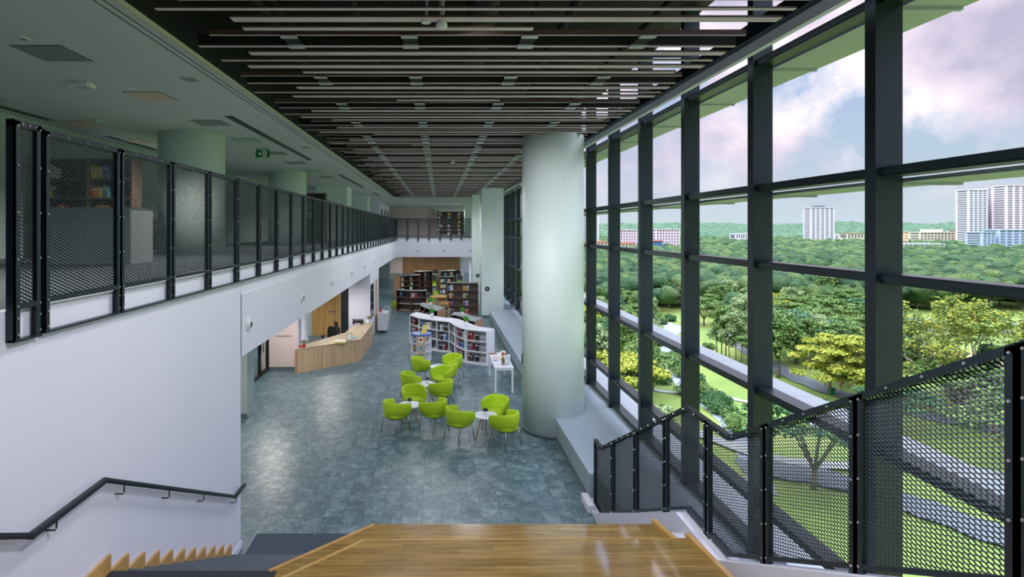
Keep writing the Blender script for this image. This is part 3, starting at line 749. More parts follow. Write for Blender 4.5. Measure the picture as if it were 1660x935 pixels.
# hand rail on the left wall
hr = thing('handrail', (-2.82, 4.6, 2.5), 'black wall mounted handrail following the stair down the white wall', 'handrail')
pts = [(-2.82,.6,4.27),(-2.82,3.75,2.533),(-2.82,4.58,2.533),(-2.82,7.50,.955),(-2.82,7.86,.955)]
m = MB()
for a,b2 in zip(pts[:-1], pts[1:]):
    a,b2 = Vector(a),Vector(b2); d = (b2-a).normalized()*.012
    a -= d; b2 += d
    n = d.normalized().cross(Vector((1,0,0))); 
    up = Vector((0,-n.y,-n.z)) if n.z < 0 else n
    up.normalize()
    r = [Vector((-.022,0,0))-up*.02, Vector((.022,0,0))-up*.02, Vector((.026,0,0)), Vector((.02,0,0))+up*.02, Vector((-.02,0,0))+up*.02, Vector((-.026,0,0))]
    m.loft([[tuple(a+q) for q in r],[tuple(b2+q) for q in r]])
m.build('grip', M['steel'], hr)
def zr(y):
    if y < 3.75: return 2.533+(3.75-y)*.551
    if y < 4.58: return 2.533
    if y < 7.5: return 2.533-(y-4.58)*.5404
    return .955
for y in (1.5,2.8,4.0,4.86,5.67,6.5,7.54):
    z = zr(y)-.015
    MB().tube([(-2.82,y,z),(-2.82,y,z-.07),(-2.83,y,z-.085),(-2.9,y,z-.085)], .0065, 8).lathe((0,0,0),[(0,0)],3) if 0 else MB().tube([(-2.82,y,z),(-2.82,y,z-.07),(-2.83,y,z-.085),(-2.9,y,z-.085)], .0065, 8).build('bracket', M['steel'], hr)
# coat hooks
ch = thing('coat_hook_rail', (-5.1,17.95,1.05), 'row of small dark coat hooks on the pale pink lobby wall', 'hook rail')
MB().box(-5.42,17.985,1.1,-4.86,18.0,1.13).build('back_plate', M['white2'], ch)
for k in range(8):
    x = -5.38+.07*k
    MB().tube([(x,17.99,1.12),(x,17.95,1.12),(x,17.93,1.15)], .012, 8).build('hook', M['blackp'], ch)
# ------------------------------------------------------------------ tub chairs
def tub_chair():
    t = thing('tub_chair')
    # plan curve of the shell, from the left arm round the back to the right arm; chair faces +Y
    N = 40
    def plan(s):
        a = -1.62+3.24*s          # -: left arm ... +: right arm
        # half circle at the back with arms running forward
        L = .20; r = .295; tot = 2*L+PI*r; q = s*tot
        if q < L: return (-r, .17-q+.0, -1, 0)
        if q > tot-L: return (r, .17-(tot-q), 1, 0)
        th = (q-L)/r
        return (-r*math.cos(th), -.03-r*math.sin(th)*.98, -math.cos(th), -math.sin(th))
    rings = []
    for i in range(N+1):
        s = i/N
        x, y, nx, ny = plan(s)
        e = abs(2*s-1)
        top = .745-.07*max(0, (e-.35)/.65)**1.4
        if e > .93: top -= .02*(e-.93)/.07
        bot = .41
        th = .052
        prof = []
        for (o, z) in [(-.045,bot),(-.012,bot+.02),(.006,bot+.12),(.014,(bot+top)/2+.05),(.012,top-.03),(.002,top-.008),(-.018,top),(-.038,top-.010),(-.048,top-.04),(-.052,(bot+top)/2),(-.060,bot+.06),(-.07,bot)]:
            k = 1-.16*max(0,(.56-z))/.16*.5
            prof.append(((x+nx*o)*k, (y+ny*o+.02)*k-.02, z))
        rings.append(prof)
    MB().loft(rings, closed=True, sm=True).build('backrest', M['lime'], t, local=True)
    # seat cushion
    def sring(k, z): 
        P = []
        for i in range(24):
            a = 2*PI*i/24
            cx, cy = math.cos(a), math.sin(a)
            x = .25*k*math.copysign(abs(cx)**.65, cx); y = .245*k*math.copysign(abs(cy)**(.5 if cy > 0 else .9), cy)
            P.append((x, y-.04, z))
        return P
    MB().loft([sring(.9,.37), sring(1,.385), sring(1.0,.44), sring(.97,.462), sring(.85,.472), sring(.4,.476)], sm=True).build('seat', M['lime2'], t, local=True)
    MB().loft([sring(.8,.345), sring(.9,.37)]).build('seat_base', M['blackp'], t, local=True)
    for sx in (-1,1):
        for sy in (-1,1):
            MB().tube([(sx*.20,-.03+sy*.19,.39),(sx*.245,-.03+sy*.245,.0)], [.014,.009], 10).build('leg', M['chrome'], t, local=True)
    return t
CH = [  # px, py of the chair middle at z .55, heading (direction it faces, degrees from +X), label
 (643.5,661,  48,'lime tub chair with its back to the viewer, leftmost in the front row'),
 (671, 639.5,-75,'lime tub chair facing the viewer behind the front left round table'),
 (702.5,659, 132,'lime tub chair right of the front left round table, back to the viewer'),
 (746, 673,   40,'lime tub chair alone on the left of the front right round table'),
 (803.5,658, -128,'lime tub chair behind the front right round table, near the big column'),
 (817.5,680, 130,'lime tub chair nearest the big column, back to the viewer'),
 (668.5,614,  20,'lime tub chair on the left of the middle round table'),
 (714.5,627, 140,'lime tub chair right of the middle round table with its back to the viewer'),
 (716,606.5,-135,'lime tub chair turned sideways just behind the middle table'),
 (684,588.5,  22,'lime tub chair on the left of the rear table, below the display rack'),
 (724,597.5, 150,'lime tub chair half hidden between the middle and rear chairs'),
 (733,585, -140,'lime tub chair farthest back, in front of the white bookcase'),
]
pc = tub_chair()
for i, (px, py, hd, lab) in enumerate(CH):
    x, y = gp(px, py, .55)
    t = pc if i == 0 else copy_tree(pc)
    t.location = (x, y, 0); t.rotation_euler = (0,0,R(hd-90))
    tag(t, lab, 'chair', 'lime green tub chairs in the reading area')

def round_table():
    t = thing('side_table')
    MB().lathe((0,0,0), [(.24,.492),(.262,.497),(.265,.51),(.258,.516)], 40).build('tabletop', M['white'], t, local=True)
    for k in range(3):
        a = 2*PI*k/3+.5
        MB().tube([(.09*math.cos(a),.09*math.sin(a),.495),(.235*math.cos(a),.235*math.sin(a),0)], [.021,.012], 12).build('leg', M['legwood'], t, local=True)
    MB().lathe((0,0,0), [(.12,.478),(.12,.492)], 24).build('hub_plate', M['legwood'], t, local=True)
    return t
def succulent(mat, pr=.055, ph=.09, br=.075):
    t = thing('potted_succulent')
    MB().lathe((0,0,0), [(pr*.8,0),(pr,ph*.5),(pr*1.02,ph),(pr*.85,ph),(pr*.8,ph*.85)], 20).build('pot', M['pot'], t, local=True)
    m = MB()
    for k in range(3):
        nl = [14,10,6][k]
        for i in range(nl):
            a = 2*PI*i/nl+k*.4; el = [.15,.7,1.2][k]
            d = Vector((math.cos(a)*math.cos(el), math.sin(a)*math.cos(el), math.sin(el)))
            c0 = Vector((0,0,ph*.95)); sd = Vector((-math.sin(a), math.cos(a), 0))*br*.22
            p1 = c0+d*br*.55; p2 = c0+d*br*1.1
            m.add([tuple(c0), tuple(p1+sd), tuple(p2), tuple(p1-sd), tuple(p1+Vector((0,0,.012)))], [(0,1,4),(1,2,4),(2,3,4),(3,0,4),(0,3,2,1)], 0)
    m.lathe((0,0,ph*.85), [(br*.5,.0),(br*.62,.02),(br*.5,.05),(br*.1,.065)], 12, 0)
    m.build('leaves', M[mat], t, local=True)
    return t
pt = round_table(); ps = succulent('succulent')
for i, (px, py, lab, sm, sl) in enumerate([(664,655.5,'front left round white side table on three beech legs','succulent','dark grey green potted succulent on the front left round table'),
        (787,672.5,'front right round white side table between three lime chairs','succulent','dark blue potted succulent on the front right round table'),
        (689.5,622,'middle round white side table mostly hidden by lime chairs','succulent','dark potted succulent on the middle round table'),
        (711,594,'rear round white side table hidden behind the lime chairs','succ_green','green potted succulent on the rear round table')]):
    x, y = gp(px, py, .51)
    t = pt if i == 0 else copy_tree(pt)
    t.location = (x,y,0); t.rotation_euler = (0,0,i*.9); tag(t, lab, 'side table', 'round white side tables with beech legs')
    s = (ps if i == 0 else copy_tree(ps)) if i < 3 else succulent('succ_green')
    s.location = (x+[0,.0,.06,.0][i], y+[0,.0,.07,.05][i], .516); s.rotation_euler = (0,0,i)
    tag(s, sl, 'potted plant', 'potted succulents on the side tables')
    if i == 0:
        for ch_ in s.children:
            if ch_.name.startswith('leaves'): ch_.data = ch_.data.copy(); ch_.data.materials[0] = M['succ_green'] if False else M['succulent']

# ------------------------------------------------------------------ books
BC = [(196,48,44),(226,120,50),(228,196,70),(60,110,170),(40,60,100),(80,150,160),(90,60,110),(240,238,230),(214,208,196),(60,60,62),(30,30,34),(150,40,60),(90,140,80),(220,110,140),(120,80,60),(170,190,210)]
BN = ['red','orange','yellow','blue','navy','teal','purple','white','cream','dark grey','black','maroon','green','pink','brown','pale blue']
BM = [plain('book cover '+n, c, .55, var=.12, scale=25) for n, c in zip(BN, BC)]
def book_mesh():
    m = MB()
    # covers, rounded spine at y=0, paper block inset; unit size 1x1x1
    m.box(0,.03,0,.10,1,1,0).box(.90,.03,0,1,1,1,0)
    m.loft([[(0,.03,z),(.12,.008,z),(.5,0,z),(.88,.008,z),(1,.03,z),(.88,.06,z),(.12,.06,z)] for z in (0,1)], 0)
    m.box(.10,.06,.02,.90,.97,.98,1)
    m.box(.08,-.004,.70,.92,.004,.80,1)
    o = m.build('book', [BM[0], M['paper']], local=True)
    return o
bk0 = book_mesh(); bk0.name = 'book'; me_book = bk0.data; bpy.data.objects.remove(bk0)
nbooks = 0
def book(x, y, z, rz, th, dp, h, col, label, group, lean=0):
    global nbooks
    o = bpy.data.objects.new('book', me_book); COL.objects.link(o)
    o.material_slots[0].link = 'OBJECT'; o.material_slots[0].material = BM[col]
    o.location = (x,y,z); o.rotation_euler = (0,lean,rz); o.scale = (th,dp,h)
    tag(o, label.format(BN[col]), 'book', group); nbooks += 1
    return o
def fill(ax, ay, bx_, by_, z, u0, u1, label, group, cols=None, n=None, hmin=.19, hmax=.25, back=.05, th0=.022, th1=.042):
    """books standing along the front line a->b from u0 to u1 metres"""
    d = math.hypot(bx_-ax, by_-ay); tx, ty = (bx_-ax)/d, (by_-ay)/d; rz = math.atan2(ty, tx)
    nx, ny = -ty, tx
    u = u0; k = 0
    while u < u1 and (n is None or k < n):
        th = rng.uniform(th0, th1)
        if u+th > min(u1, d-.02): break
        c = rng.choice(cols) if cols else rng.randrange(16)
        bk = back+rng.uniform(0,.02)
        book(ax+tx*u+nx*bk, ay+ty*u+ny*bk, z, rz, th*.97, rng.uniform(.14,.18), rng.uniform(hmin,hmax), c, label, group)
        u += th+.001; k += 1
def spline(P, n):
    out = []
    for i in range(len(P)-1):
        p0 = P[max(i-1,0)]; p1 = P[i]; p2 = P[i+1]; p3 = P[min(i+2,len(P)-1)]
        for k in range(n):
            t = k/n
            out.append(tuple(.5*((2*p1[a])+(-p0[a]+p2[a])*t+(2*p0[a]-5*p1[a]+4*p2[a]-p3[a])*t*t+(-p0[a]+3*p1[a]-3*p2[a]+p3[a])*t**3) for a in (0,1)))
    out.append(tuple(P[-1])); return out
def bookcase(label, front, back, h, nsh, div, mats, n=8, top=.03, kick=.05, both=False, group=None, end='same', name='bookcase', panel_at=.9):
    """front and back are plan polylines (left to right); div = indices of the control points that carry a vertical"""
    fr = spline(front, n) if len(front) > 2 else [front[0]] + [tuple(front[0][a]+(front[1][a]-front[0][a])*k/4 for a in (0,1)) for k in (1,2,3)] + [front[1]]
    bk = spline(back, n) if len(back) > 2 else [back[0]] + [tuple(back[0][a]+(back[1][a]-back[0][a])*k/4 for a in (0,1)) for k in (1,2,3)] + [back[1]]
    if len(front) == 2: n = 4
    cx = sum(p[0] for p in fr)/len(fr); cy = sum(p[1] for p in fr)/len(fr)
    t = thing(name, (cx, cy, 0), label, 'bookcase', group)
    mb, mi, mt, me_ = mats     # body, inside, top, end
    lerp = lambda a, b_, k: (a[0]+(b_[0]-a[0])*k, a[1]+(b_[1]-a[1])*k)
    def slab(z0, z1, k0_, k1_, nm, mat, i0=0, i1=None):
        i1 = len(fr)-1 if i1 is None else i1
        rings = []
        for i in range(i0, i1+1):
            a = lerp(fr[i], bk[i], k0_); b_ = lerp(fr[i], bk[i], k1_)
            rings.append([(a[0],a[1],z0),(b_[0],b_[1],z0),(b_[0],b_[1],z1),(a[0],a[1],z1)])
        MB().loft(rings).build(nm, mat, t)
    slab(h-top, h, -.04, 1.0, 'top', mt)
    slab(0, kick, .04, .96, 'base', mb)
    slab(kick, h-top, panel_at, panel_at+.05, 'back_panel', mi)
    hs = (h-top-kick)/nsh
    zs = [kick+hs*k for k in range(nsh)]
    for z in zs[1:]:
        slab(z-.012, z+.012, .02, panel_at, 'shelf', mb)
    for q in div:
        i = min(int(q*n), len(fr)-1)
        a, b_ = fr[i], bk[i]
        dx, dy = b_[0]-a[0], b_[1]-a[1]; L = math.hypot(dx,dy); tx, ty = dy/L*.016, -dx/L*.016
        isend = i in (0, len(fr)-1)
        m = MB(); s = .0
        a2 = lerp(a, b_, 0); b2 = lerp(a, b_, 1.0 if isend else panel_at)
        m.loft([[(a2[0]-tx,a2[1]-ty,z),(a2[0]+tx,a2[1]+ty,z),(b2[0]+tx,b2[1]+ty,z),(b2[0]-tx,b2[1]-ty,z)] for z in (0,h-top)])
        m.build('side_panel' if isend else 'divider', me_ if isend else mb, t)
    return t, fr, zs, hs
WH = (M['white'], M['white'], M['white'], M['white'])
WN = (M['walnut'], M['walnut_in'], M['greytop'], M['walnut_end'])
# white S shaped bookcase
Fp = [(-1.19,22.08),(-.80,21.30),(-.10,20.67),(.36,20.37),(.56,19.65),(.89,18.90),(1.61,18.45)]
Bp = [(-.95,22.75),(-.45,22.05),(.12,21.35),(.66,21.05),(1.05,20.2),(1.40,19.35),(1.92,18.95)]
wb, fr, zs, hs = bookcase('white S curved bookcase with three shelf rows behind the lime chairs', Fp, Bp, 1.19, 3, (0,1,2,3,4,5,6), WH, kick=.07, name='curved_bookcase')
rown = ['bottom','middle','top']
lens = [(.02,.36),(.05,.55),(.05,.46),(.04,.60),(.04,.55),(.05,.30)]
cl = ['far left','second','third','fourth','fifth','right']
for c in range(6):
    a, b_ = fr[c*8], fr[c*8+8]
    d = math.hypot(b_[0]-a[0], b_[1]-a[1])
    for r_ in range(3):
        u1 = min(d-.06, lens[c][1]+rng.uniform(-.08,.05))
        fill(a[0],a[1],b_[0],b_[1], zs[r_]+(.013 if r_ else .0), lens[c][0]+.01, u1, '{} book, '+cl[c]+' bay, '+rown[r_]+' shelf of the white curved bookcase', 'books in the white curved bookcase', back=.06+.03*(c in (3,4)), hmin=.2, hmax=.27, th0=.05, th1=.085, cols=[0,4,5,7,8,9,9,10,10,11,14,3])
# dark facing books at the row ends (big cover turned to the viewer)
for c, u, r_ in [(5,.36,2),(5,.36,1),(5,.36,0)]:
    a, b_ = fr[c*8], fr[c*8+8]; rz = math.atan2(b_[1]-a[1], b_[0]-a[0])
    book(a[0]+math.cos(rz)*u-math.sin(rz)*.08, a[1]+math.sin(rz)*u+math.cos(rz)*.08, zs[r_]+.013, rz, .15, .03, .25, 10, '{} book facing out on the '+rown[r_]+' shelf, right bay of the white bookcase', 'facing books in the white bookcase')

def topiary(k=1.0):
    t = thing('potted_topiary')
    MB().lathe((0,0,0), [(.045*k,0),(.06*k,.15*k),(.052*k,.15*k),(.045*k,.12*k)], 20).build('pot', M['pot'], t, local=True)
    m = MB(); n = 0
    for i in range(420):
        z = 1-2*(i+.5)/420; a = i*2.39996; r_ = math.sqrt(1-z*z)
        d = Vector((r_*math.cos(a), r_*math.sin(a), z)); c = Vector((0,0,.21*k))+d*.082*k*rng.uniform(.82,1.08)
        u = d.orthogonal().normalized(); v = d.cross(u); s_ = .013*k
        q = Matrix.Rotation(rng.uniform(0,6.28), 3, d); u = q@u+d*.5; v = q@v
        m.add([tuple(c-u*s_), tuple(c-v*s_*.6), tuple(c+u*s_), tuple(c+v*s_*.6)], [(0,1,2,3)])
    m.lathe((0,0,.21*k), [(.01,-.075*k),(.06*k,-.05*k),(.078*k,0),(.06*k,.05*k),(.01,.075*k)], 16)
    m.build('foliage_ball', M['topiary'], t, local=True, fix=False)
    return t
tp = topiary(1.25)
TP = [(700,514.5,1.19,'green ball topiary in a white pot on the left of the white curved bookcase'),(755.5,529,1.19,'green ball topiary in a white pot on the right of the white curved bookcase'),
      (749,512,1.02,'green ball topiary in a white pot on the low grey topped bookcase at right'),(697.5,495.5,1.02,'green ball topiary in a white pot on the small low curved bookcase'),
      (666,470.3,1.2,'green ball topiary in a white pot on the low walnut bookcase at left')]
for i, (px, py, z, lab) in enumerate(TP):
    x, y = gp(px, py, z); t = tp if i == 0 else copy_tree(tp)
    t.location = (x,y,z); tag(t, lab, 'potted plant', 'ball topiaries in white pots')

# walnut bookcases
def front_line(p0, p1, z): 
    return [gp(p0[0],p0[1],z), gp(p1[0],p1[1],z)]
WG = 'walnut bookcases in the stacks'
def rect_case(label, x0, y0, x1, y1, dp, h, nsh, nd, books, key, cols=None, mats=WN, top=.03):
    rz = math.atan2(y1-y0, x1-x0); nx, ny = -math.sin(rz)*dp, math.cos(rz)*dp
    f = [(x0,y0),(x1,y1)]; b_ = [(x0+nx,y0+ny),(x1+nx,y1+ny)]
    t, fr, zs, hs = bookcase(label, f, b_, h, nsh, [k*1.0/nd for k in range(nd+1)] if nd in (1,2,4) else (0,1), mats, group=WG, top=top)
    L = math.hypot(x1-x0, y1-y0)
    for (bay, r_, f0, f1) in books:
        w_ = L/nd
        fill(x0,y0,x1,y1, zs[r_]+(.013 if r_ else 0), bay*w_+.03+f0*w_, bay*w_+f1*w_, '{} book, '+ORD[nsh-1-r_]+' shelf down, '+['left','right','third','fourth'][bay]+' bay, '+key, 'books in the '+key, hmin=hs*.55, hmax=hs*.74, cols=cols, th0=.07, th1=.12)
    return t
WN2 = (M['walnut'], M['walnut_in'], M['greytop'], M['walnut'])
rect_case('tall dark walnut bookcase with grey top and two bays beside the white piers', .43,29.6,2.12,29.5,.35,1.74,4,2, [(b_,r_,0,rng.uniform(.38,.5)) for b_ in (0,1) for r_ in range(4)], 'tall walnut bookcase', mats=WN2)
# low curved walnut case in front left
f = [(-2.44,30.9),(-1.9,30.55),(-1.3,30.45),(-.74,30.6)]; b_ = [(-2.38,31.35),(-1.85,31.0),(-1.28,30.9),(-.74,31.05)]
t, fr, zs, hs = bookcase('low curved walnut bookcase with grey top and few books near the lime trolley', f, b_, 1.2, 3, (0,1.5,3), (M['walnut'],M['walnut_in'],M['greytop'],M['walnut']), group=WG, name='curved_bookcase')
for (i0, u, th, h, c, r_) in [(0,.16,.22,.27,3,2),(8,.32,.18,.25,7,2),(12,.12,.26,.24,0,2),(16,.62,.22,.27,4,2)]:
    a, b2 = fr[i0], fr[min(i0+8,24)]; rz = math.atan2(b2[1]-a[1], b2[0]-a[0])
    book(a[0]+math.cos(rz)*u-math.sin(rz)*.1, a[1]+math.sin(rz)*u+math.cos(rz)*.1, zs[r_]+.013, rz, th*.9, .03, h, c, '{} display book facing out on the low curved walnut bookcase', 'display books on the low walnut bookcase')
for (i0, u, r_, w_) in [(2,.05,1,.7),(13,.02,1,.55),(2,.05,0,.6),(13,.1,0,.5)]:
    a, b2 = fr[i0], fr[i0+8]; rz = math.atan2(b2[1]-a[1], b2[0]-a[0])
    book(a[0]+math.cos(rz)*u-math.sin(rz)*.05, a[1]+math.sin(rz)*u+math.cos(rz)*.05, zs[r_]+.014, rz, w_, .25, .03, 7, '{} magazine lying flat on the low curved walnut bookcase', 'flat magazines on the low walnut bookcase')
# curved tall walnut case at far left
f = [(-2.77,36.4),(-2.35,35.9),(-1.9,36.1),(-1.55,36.9)]; b_ = [(-3.1,38.0),(-2.45,37.4),(-1.8,37.1),(-1.2,37.5)]
rect_case('walnut bookcase with pale top, leftmost under the far bridge', -2.55,36.6,-1.35,37.6,.5,1.5,4,2, [(0,r_,0,.35) for r_ in range(1,4)]+[(1,r_,0,.3) for r_ in range(1,4)], 'leftmost walnut bookcase', [7,8,15,5,2], mats=WN2)
struct_ = MB().cbox(-3.05,36.7,0,-2.6,37.5,1.48,.01).build('bookcase_end_panel', M['walnut_end']); tag(struct_, 'walnut end cabinet at the left end of the far bookcases', 'cabinet')
rect_case('walnut bookcase standing behind the leftmost one', -1.65,39.0,-.5,39.6,.35,1.62,4,2, [(1,r_,0,.35) for r_ in range(0,4)]+[(0,3,.3,.8)], 'second walnut bookcase', [7,8,11,5,0], mats=WN2)
rect_case('walnut bookcase with white top left of the tall one', .05,35.6,1.02,36.2,.35,1.52,4,2, [(0,r_,.05,.95) for r_ in range(1,4)]+[(1,r_,.1,.6) for r_ in (2,3)], 'walnut bookcase left of the tall one', [7,8,15,5,2,1], mats=WN2)
rect_case('small walnut bookcase at the back below the black chairs', .15,39.8,1.25,40.4,.35,1.6,4,2, [(0,3,.3,.9),(1,3,.2,.8)], 'back walnut bookcase', [7,8,15,5,2], mats=WN2)
# low curved cases with grey tops and striped ends
f = [(-1.03,29.6),(-.6,28.9),(-.1,28.2),(.12,27.9)]; b_ = [(-1.0,30.0),(-.2,29.8),(.18,29.2),(.30,28.6)]
f = [gp(681,494,1.0),gp(688,497.5,1.0),gp(699,501,1.0),gp(709,503,1.0)]
b_ = [gp(683,490,1.0),gp(695,491.5,1.0),gp(708,494.5,1.0),gp(721,498,1.0)]
t, fr, zs, hs = bookcase('low curved bookcase with grey top and striped end, in front of the wooden table', f, b_, 1.0, 2, (0,1,2,3), WN, group=WG, name='curved_bookcase', kick=.06)
for c in range(2):
    for r_ in range(2):
        fill(*fr[c*8],*fr[c*8+8], zs[r_]+.013, .04, .38, '{} book in the low curved walnut bookcase with striped end', 'books in the striped end bookcase', back=.05, th0=.05, th1=.08)
f = [gp(731.5,509.5,1.0),gp(745,511.5,1.0),gp(756,517,1.0),gp(770,520.5,1.0)]
b_ = [gp(736,505.5,1.0),gp(752,507,1.0),gp(766,512,1.0),gp(782,514.5,1.0)]
t, fr, zs, hs = bookcase('low wavy bookcase with grey top and orange striped end, behind the white bookcase', f, b_, 1.0, 2, (0,1,2,3), WN, group=WG, name='curved_bookcase', kick=.06)
for c in range(2):
    fill(*fr[c*8],*fr[c*8+8], zs[1]+.013, .04, .42, '{} book in the low wavy bookcase with orange end', 'books in the wavy bookcase', back=.05, th0=.05, th1=.08)

# ------------------------------------------------------------------ rotating display rack
x, y = -.64, 19.25
t = thing('display_rack', (x,y,0), 'octagonal white display rack with blue top and wooden panels', 'display rack')
oct_ = lambda r, z, o=PI/8: [(x+r*math.cos(o+PI*k/4), y+r*math.sin(o+PI*k/4), z) for k in range(8)]
MB().loft([oct_(.40,.93), oct_(.40,.97)]).build('top', M['blue'], t)
for k, z in enumerate((.03,.34,.65)): MB().loft([oct_(.39,z), oct_(.39,z+.02)]).build('shelf', M['white'], t)
MB().loft([oct_(.16,.05), oct_(.16,.93)]).build('core', M['white'], t)
for k in range(8):
    a = PI/8+PI*k/4
    MB().obox((x+.28*math.cos(a),y+.28*math.sin(a),.49), (.115,.008,.44), a).build('divider', M['white'], t)
for k in (0,2,4,6):
    a = PI/4*k-PI/2+0.0
    MB().obox((x+.345*math.cos(a),y+.345*math.sin(a),.5), (.012,.135,.43), a).build('timber_panel', M['oak'], t)
for i,(a,z,w_,h_,c,lab) in enumerate([(-90,.70,.18,.2,7,'white magazine with red picture on the upper face of the display rack'),(-90,.40,.18,.2,15,'pale blue framed leaflet on the middle face of the display rack'),(-90,.1,.17,.19,5,'teal booklet on the lowest face of the display rack'),
        (-135,.68,.12,.2,3,'blue leaflet on the left face of the display rack'),(-135,.37,.12,.2,4,'navy leaflet on the left middle face of the display rack'),(-45,.68,.12,.2,8,'cream leaflet on the right face of the display rack')]):
    an = R(a); rr = .372 if a == -90 else .30
    cxp, cyp = x+rr*math.cos(an), y+rr*math.sin(an)
    o = MB().obox((cxp,cyp,z+h_/2), (.006,w_/2,h_/2), an).obox((cxp+.007*math.cos(an),cyp+.007*math.sin(an),z+h_*.55), (.0015,w_*.3,h_*.22), an, 1).build('leaflet', [BM[c], BM[[0,5,7,7,2,14][i]]])
    tag(o, lab, 'leaflet')
o = MB().obox((x+.12,y-.12,1.12), (.085,.006,.17), Matrix.Rotation(R(14),3,'Y')@Matrix.Rotation(R(-12),3,'X')).build('notice_card', M['yellow']); tag(o, 'yellow notice card standing on the blue topped display rack', 'card')
for (dx,dy,c,lab) in [(-.18,.02,7,'white brochure lying on the blue display rack top'),(-.02,.16,3,'blue brochure lying on the display rack top'),(-.12,-.2,15,'pale brochure on the front of the display rack top')]:
    o = MB().obox((x+dx,y+dy,.974), (.1,.07,.004), .4+dx*4).build('brochure', BM[c]); tag(o, lab, 'brochure')

# ------------------------------------------------------------------ long white table by the ledge
tx0, tx1, ty0, ty1 = 1.57, 2.12, 15.42, 17.3
t = thing('display_table', ((tx0+tx1)/2,(ty0+ty1)/2,0), 'long narrow white table with books beside the window ledge', 'table')
MB().cbox(tx0,ty0,.70,tx1,ty1,.725,.006).build('tabletop', M['white'], t)
MB().box(tx0+.02,ty0+.02,.64,tx1-.02,ty0+.05,.70).box(tx0+.02,ty1-.05,.64,tx1-.02,ty1-.02,.70).box(tx0+.02,ty0+.02,.64,tx0+.05,ty1-.02,.70).box(tx1-.05,ty0+.02,.64,tx1-.02,ty1-.02,.70).build('apron', M['white2'], t)
for xx in (tx0+.01, tx1-.06):
    for yy in (ty0+.01, ty1-.06): MB().box(xx,yy,0,xx+.05,yy+.05,.70).build('leg', M['white2'], t)
for (px, py, w_, d_, h_, rz, c, lab) in [(800,574.5,.24,.17,.02,.1,14,'{} book lying at the far end of the long white table'),(806,581.5,.26,.18,.035,.05,8,'{} thick book lying in the middle of the long white table'),(804,585,.14,.1,.01,.2,3,'{} card lying on the long white table')]:
    x, y = gp(px, py, .73)
    o = bpy.data.objects.new('book', me_book); COL.objects.link(o); o.material_slots[0].link = 'OBJECT'; o.material_slots[0].material = BM[c]
    o.location = (x-w_/2+.0, y, .726+.0); o.rotation_euler = (0,R(90),rz); o.scale = (h_, d_, w_); o.location.z = .726+h_
    tag(o, lab.format(BN[c]), 'book')
for (px, py, c, c2, lab) in [(816,573,7,0,'white book with red picture propped up at the far end of the white table'),(819,577,14,8,'brown covered book propped up on the white table'),(822,584,15,8,'pale book propped up on the white table behind the flower pot')]:
    x, y = gp(px, py, .86)
    o = MB().obox((x,y,.83), (.012,.085,.11), Matrix.Rotation(R(-60),3,'Z')@Matrix.Rotation(R(-18),3,'Y')).obox((x-.012,y-.02,.845), (.004,.05,.055), Matrix.Rotation(R(-60),3,'Z')@Matrix.Rotation(R(-18),3,'Y'), 1).build('propped_book', [BM[c],BM[c2]])
    tag(o, lab, 'book')
x, y = gp(815.5, 590.5, .73)
t = thing('flower_pot', (x,y,.726), 'small brown flower pot with yellow and green flowers on the white table', 'flower pot')
MB().lathe((x,y,.726), [(.04,0),(.055,.10),(.048,.10),(.04,.08)], 16).build('pot', M['walnut_end'], t)
def flowers(c, n, r_, mat1, mat2, t, seed):
    rr = random.Random(seed); m = MB(); g_ = MB()
    for i in range(n):
        a = rr.uniform(0,6.28); q = rr.uniform(0,r_); p_ = Vector(c)+Vector((q*math.cos(a), q*math.sin(a), rr.uniform(.03,.12)))
        g_.tube([c, tuple(p_)], .003, 4)
        u = rr.uniform(0,1); rad = rr.uniform(.03,.05)
        for k in range(7):
            b1 = 2*PI*k/7+u
            m.add([tuple(p_), (p_.x+rad*.5*math.cos(b1-.3), p_.y+rad*.5*math.sin(b1-.3), p_.z+.006), (p_.x+rad*math.cos(b1), p_.y+rad*math.sin(b1), p_.z+.004), (p_.x+rad*.5*math.cos(b1+.3), p_.y+rad*.5*math.sin(b1+.3), p_.z+.006)], [(0,1,2,3)])
        m.lathe(tuple(p_), [(.008,.0),(.006,.012)], 6, 1)
        for k in range(3):
            a2 = rr.uniform(0,6.28); e = p_+Vector((math.cos(a2)*.05, math.sin(a2)*.05, -.03)); s_ = Vector((-math.sin(a2),math.cos(a2),0))*.012; md = (p_+e)/2
            g_.add([tuple(p_-Vector((0,0,.02))), tuple(md+s_), tuple(e), tuple(md-s_)], [(0,1,2,3)])
    m.build('flower_heads', [M[mat1], M[mat2]], t, fix=False); g_.build('stems', M['stem'], t, fix=False)
flowers((x,y,.81), 12, .07, 'petal', 'walnut', t, 3)
o = MB().box(2.0,16.05,.725,2.1,16.09,.95).build('white_stand', M['white']); tag(o, 'upright white sign stand near the right edge of the white table', 'stand')

# ------------------------------------------------------------------ reception desk
P = [(-4.62,17.5),(-2.76,19.1),(-2.72,22.9),(-3.50,21.85),(-3.55,20.35),(-4.45,18.75),(-4.95,18.3),(-5.0,17.95)]
P = [(-4.64,17.5),(-2.76,19.1),(-2.73,22.7),(-3.44,21.85),(-3.53,20.35),(-4.44,18.45)]
t = thing('reception_desk', (-3.6,19.5,0), 'long angled oak reception desk under the gallery', 'reception desk')
Pi = [(-4.58,17.58),(-2.80,19.12),(-2.77,22.6),(-3.36,21.80),(-3.46,20.38),(-4.52,18.5)]
MB().prism(P, .735, .775).build('worktop', M['desktop'], t)
def wallstrip(a, b_, th, z0, z1, nm, mat):
    a, b_ = Vector(a), Vector(b_); d = (b_-a).normalized(); n_ = Vector((-d.y,d.x))*th
    MB().prism([tuple(a),tuple(b_),tuple(b_+n_),tuple(a+n_)], z0, z1).build(nm, mat, t)
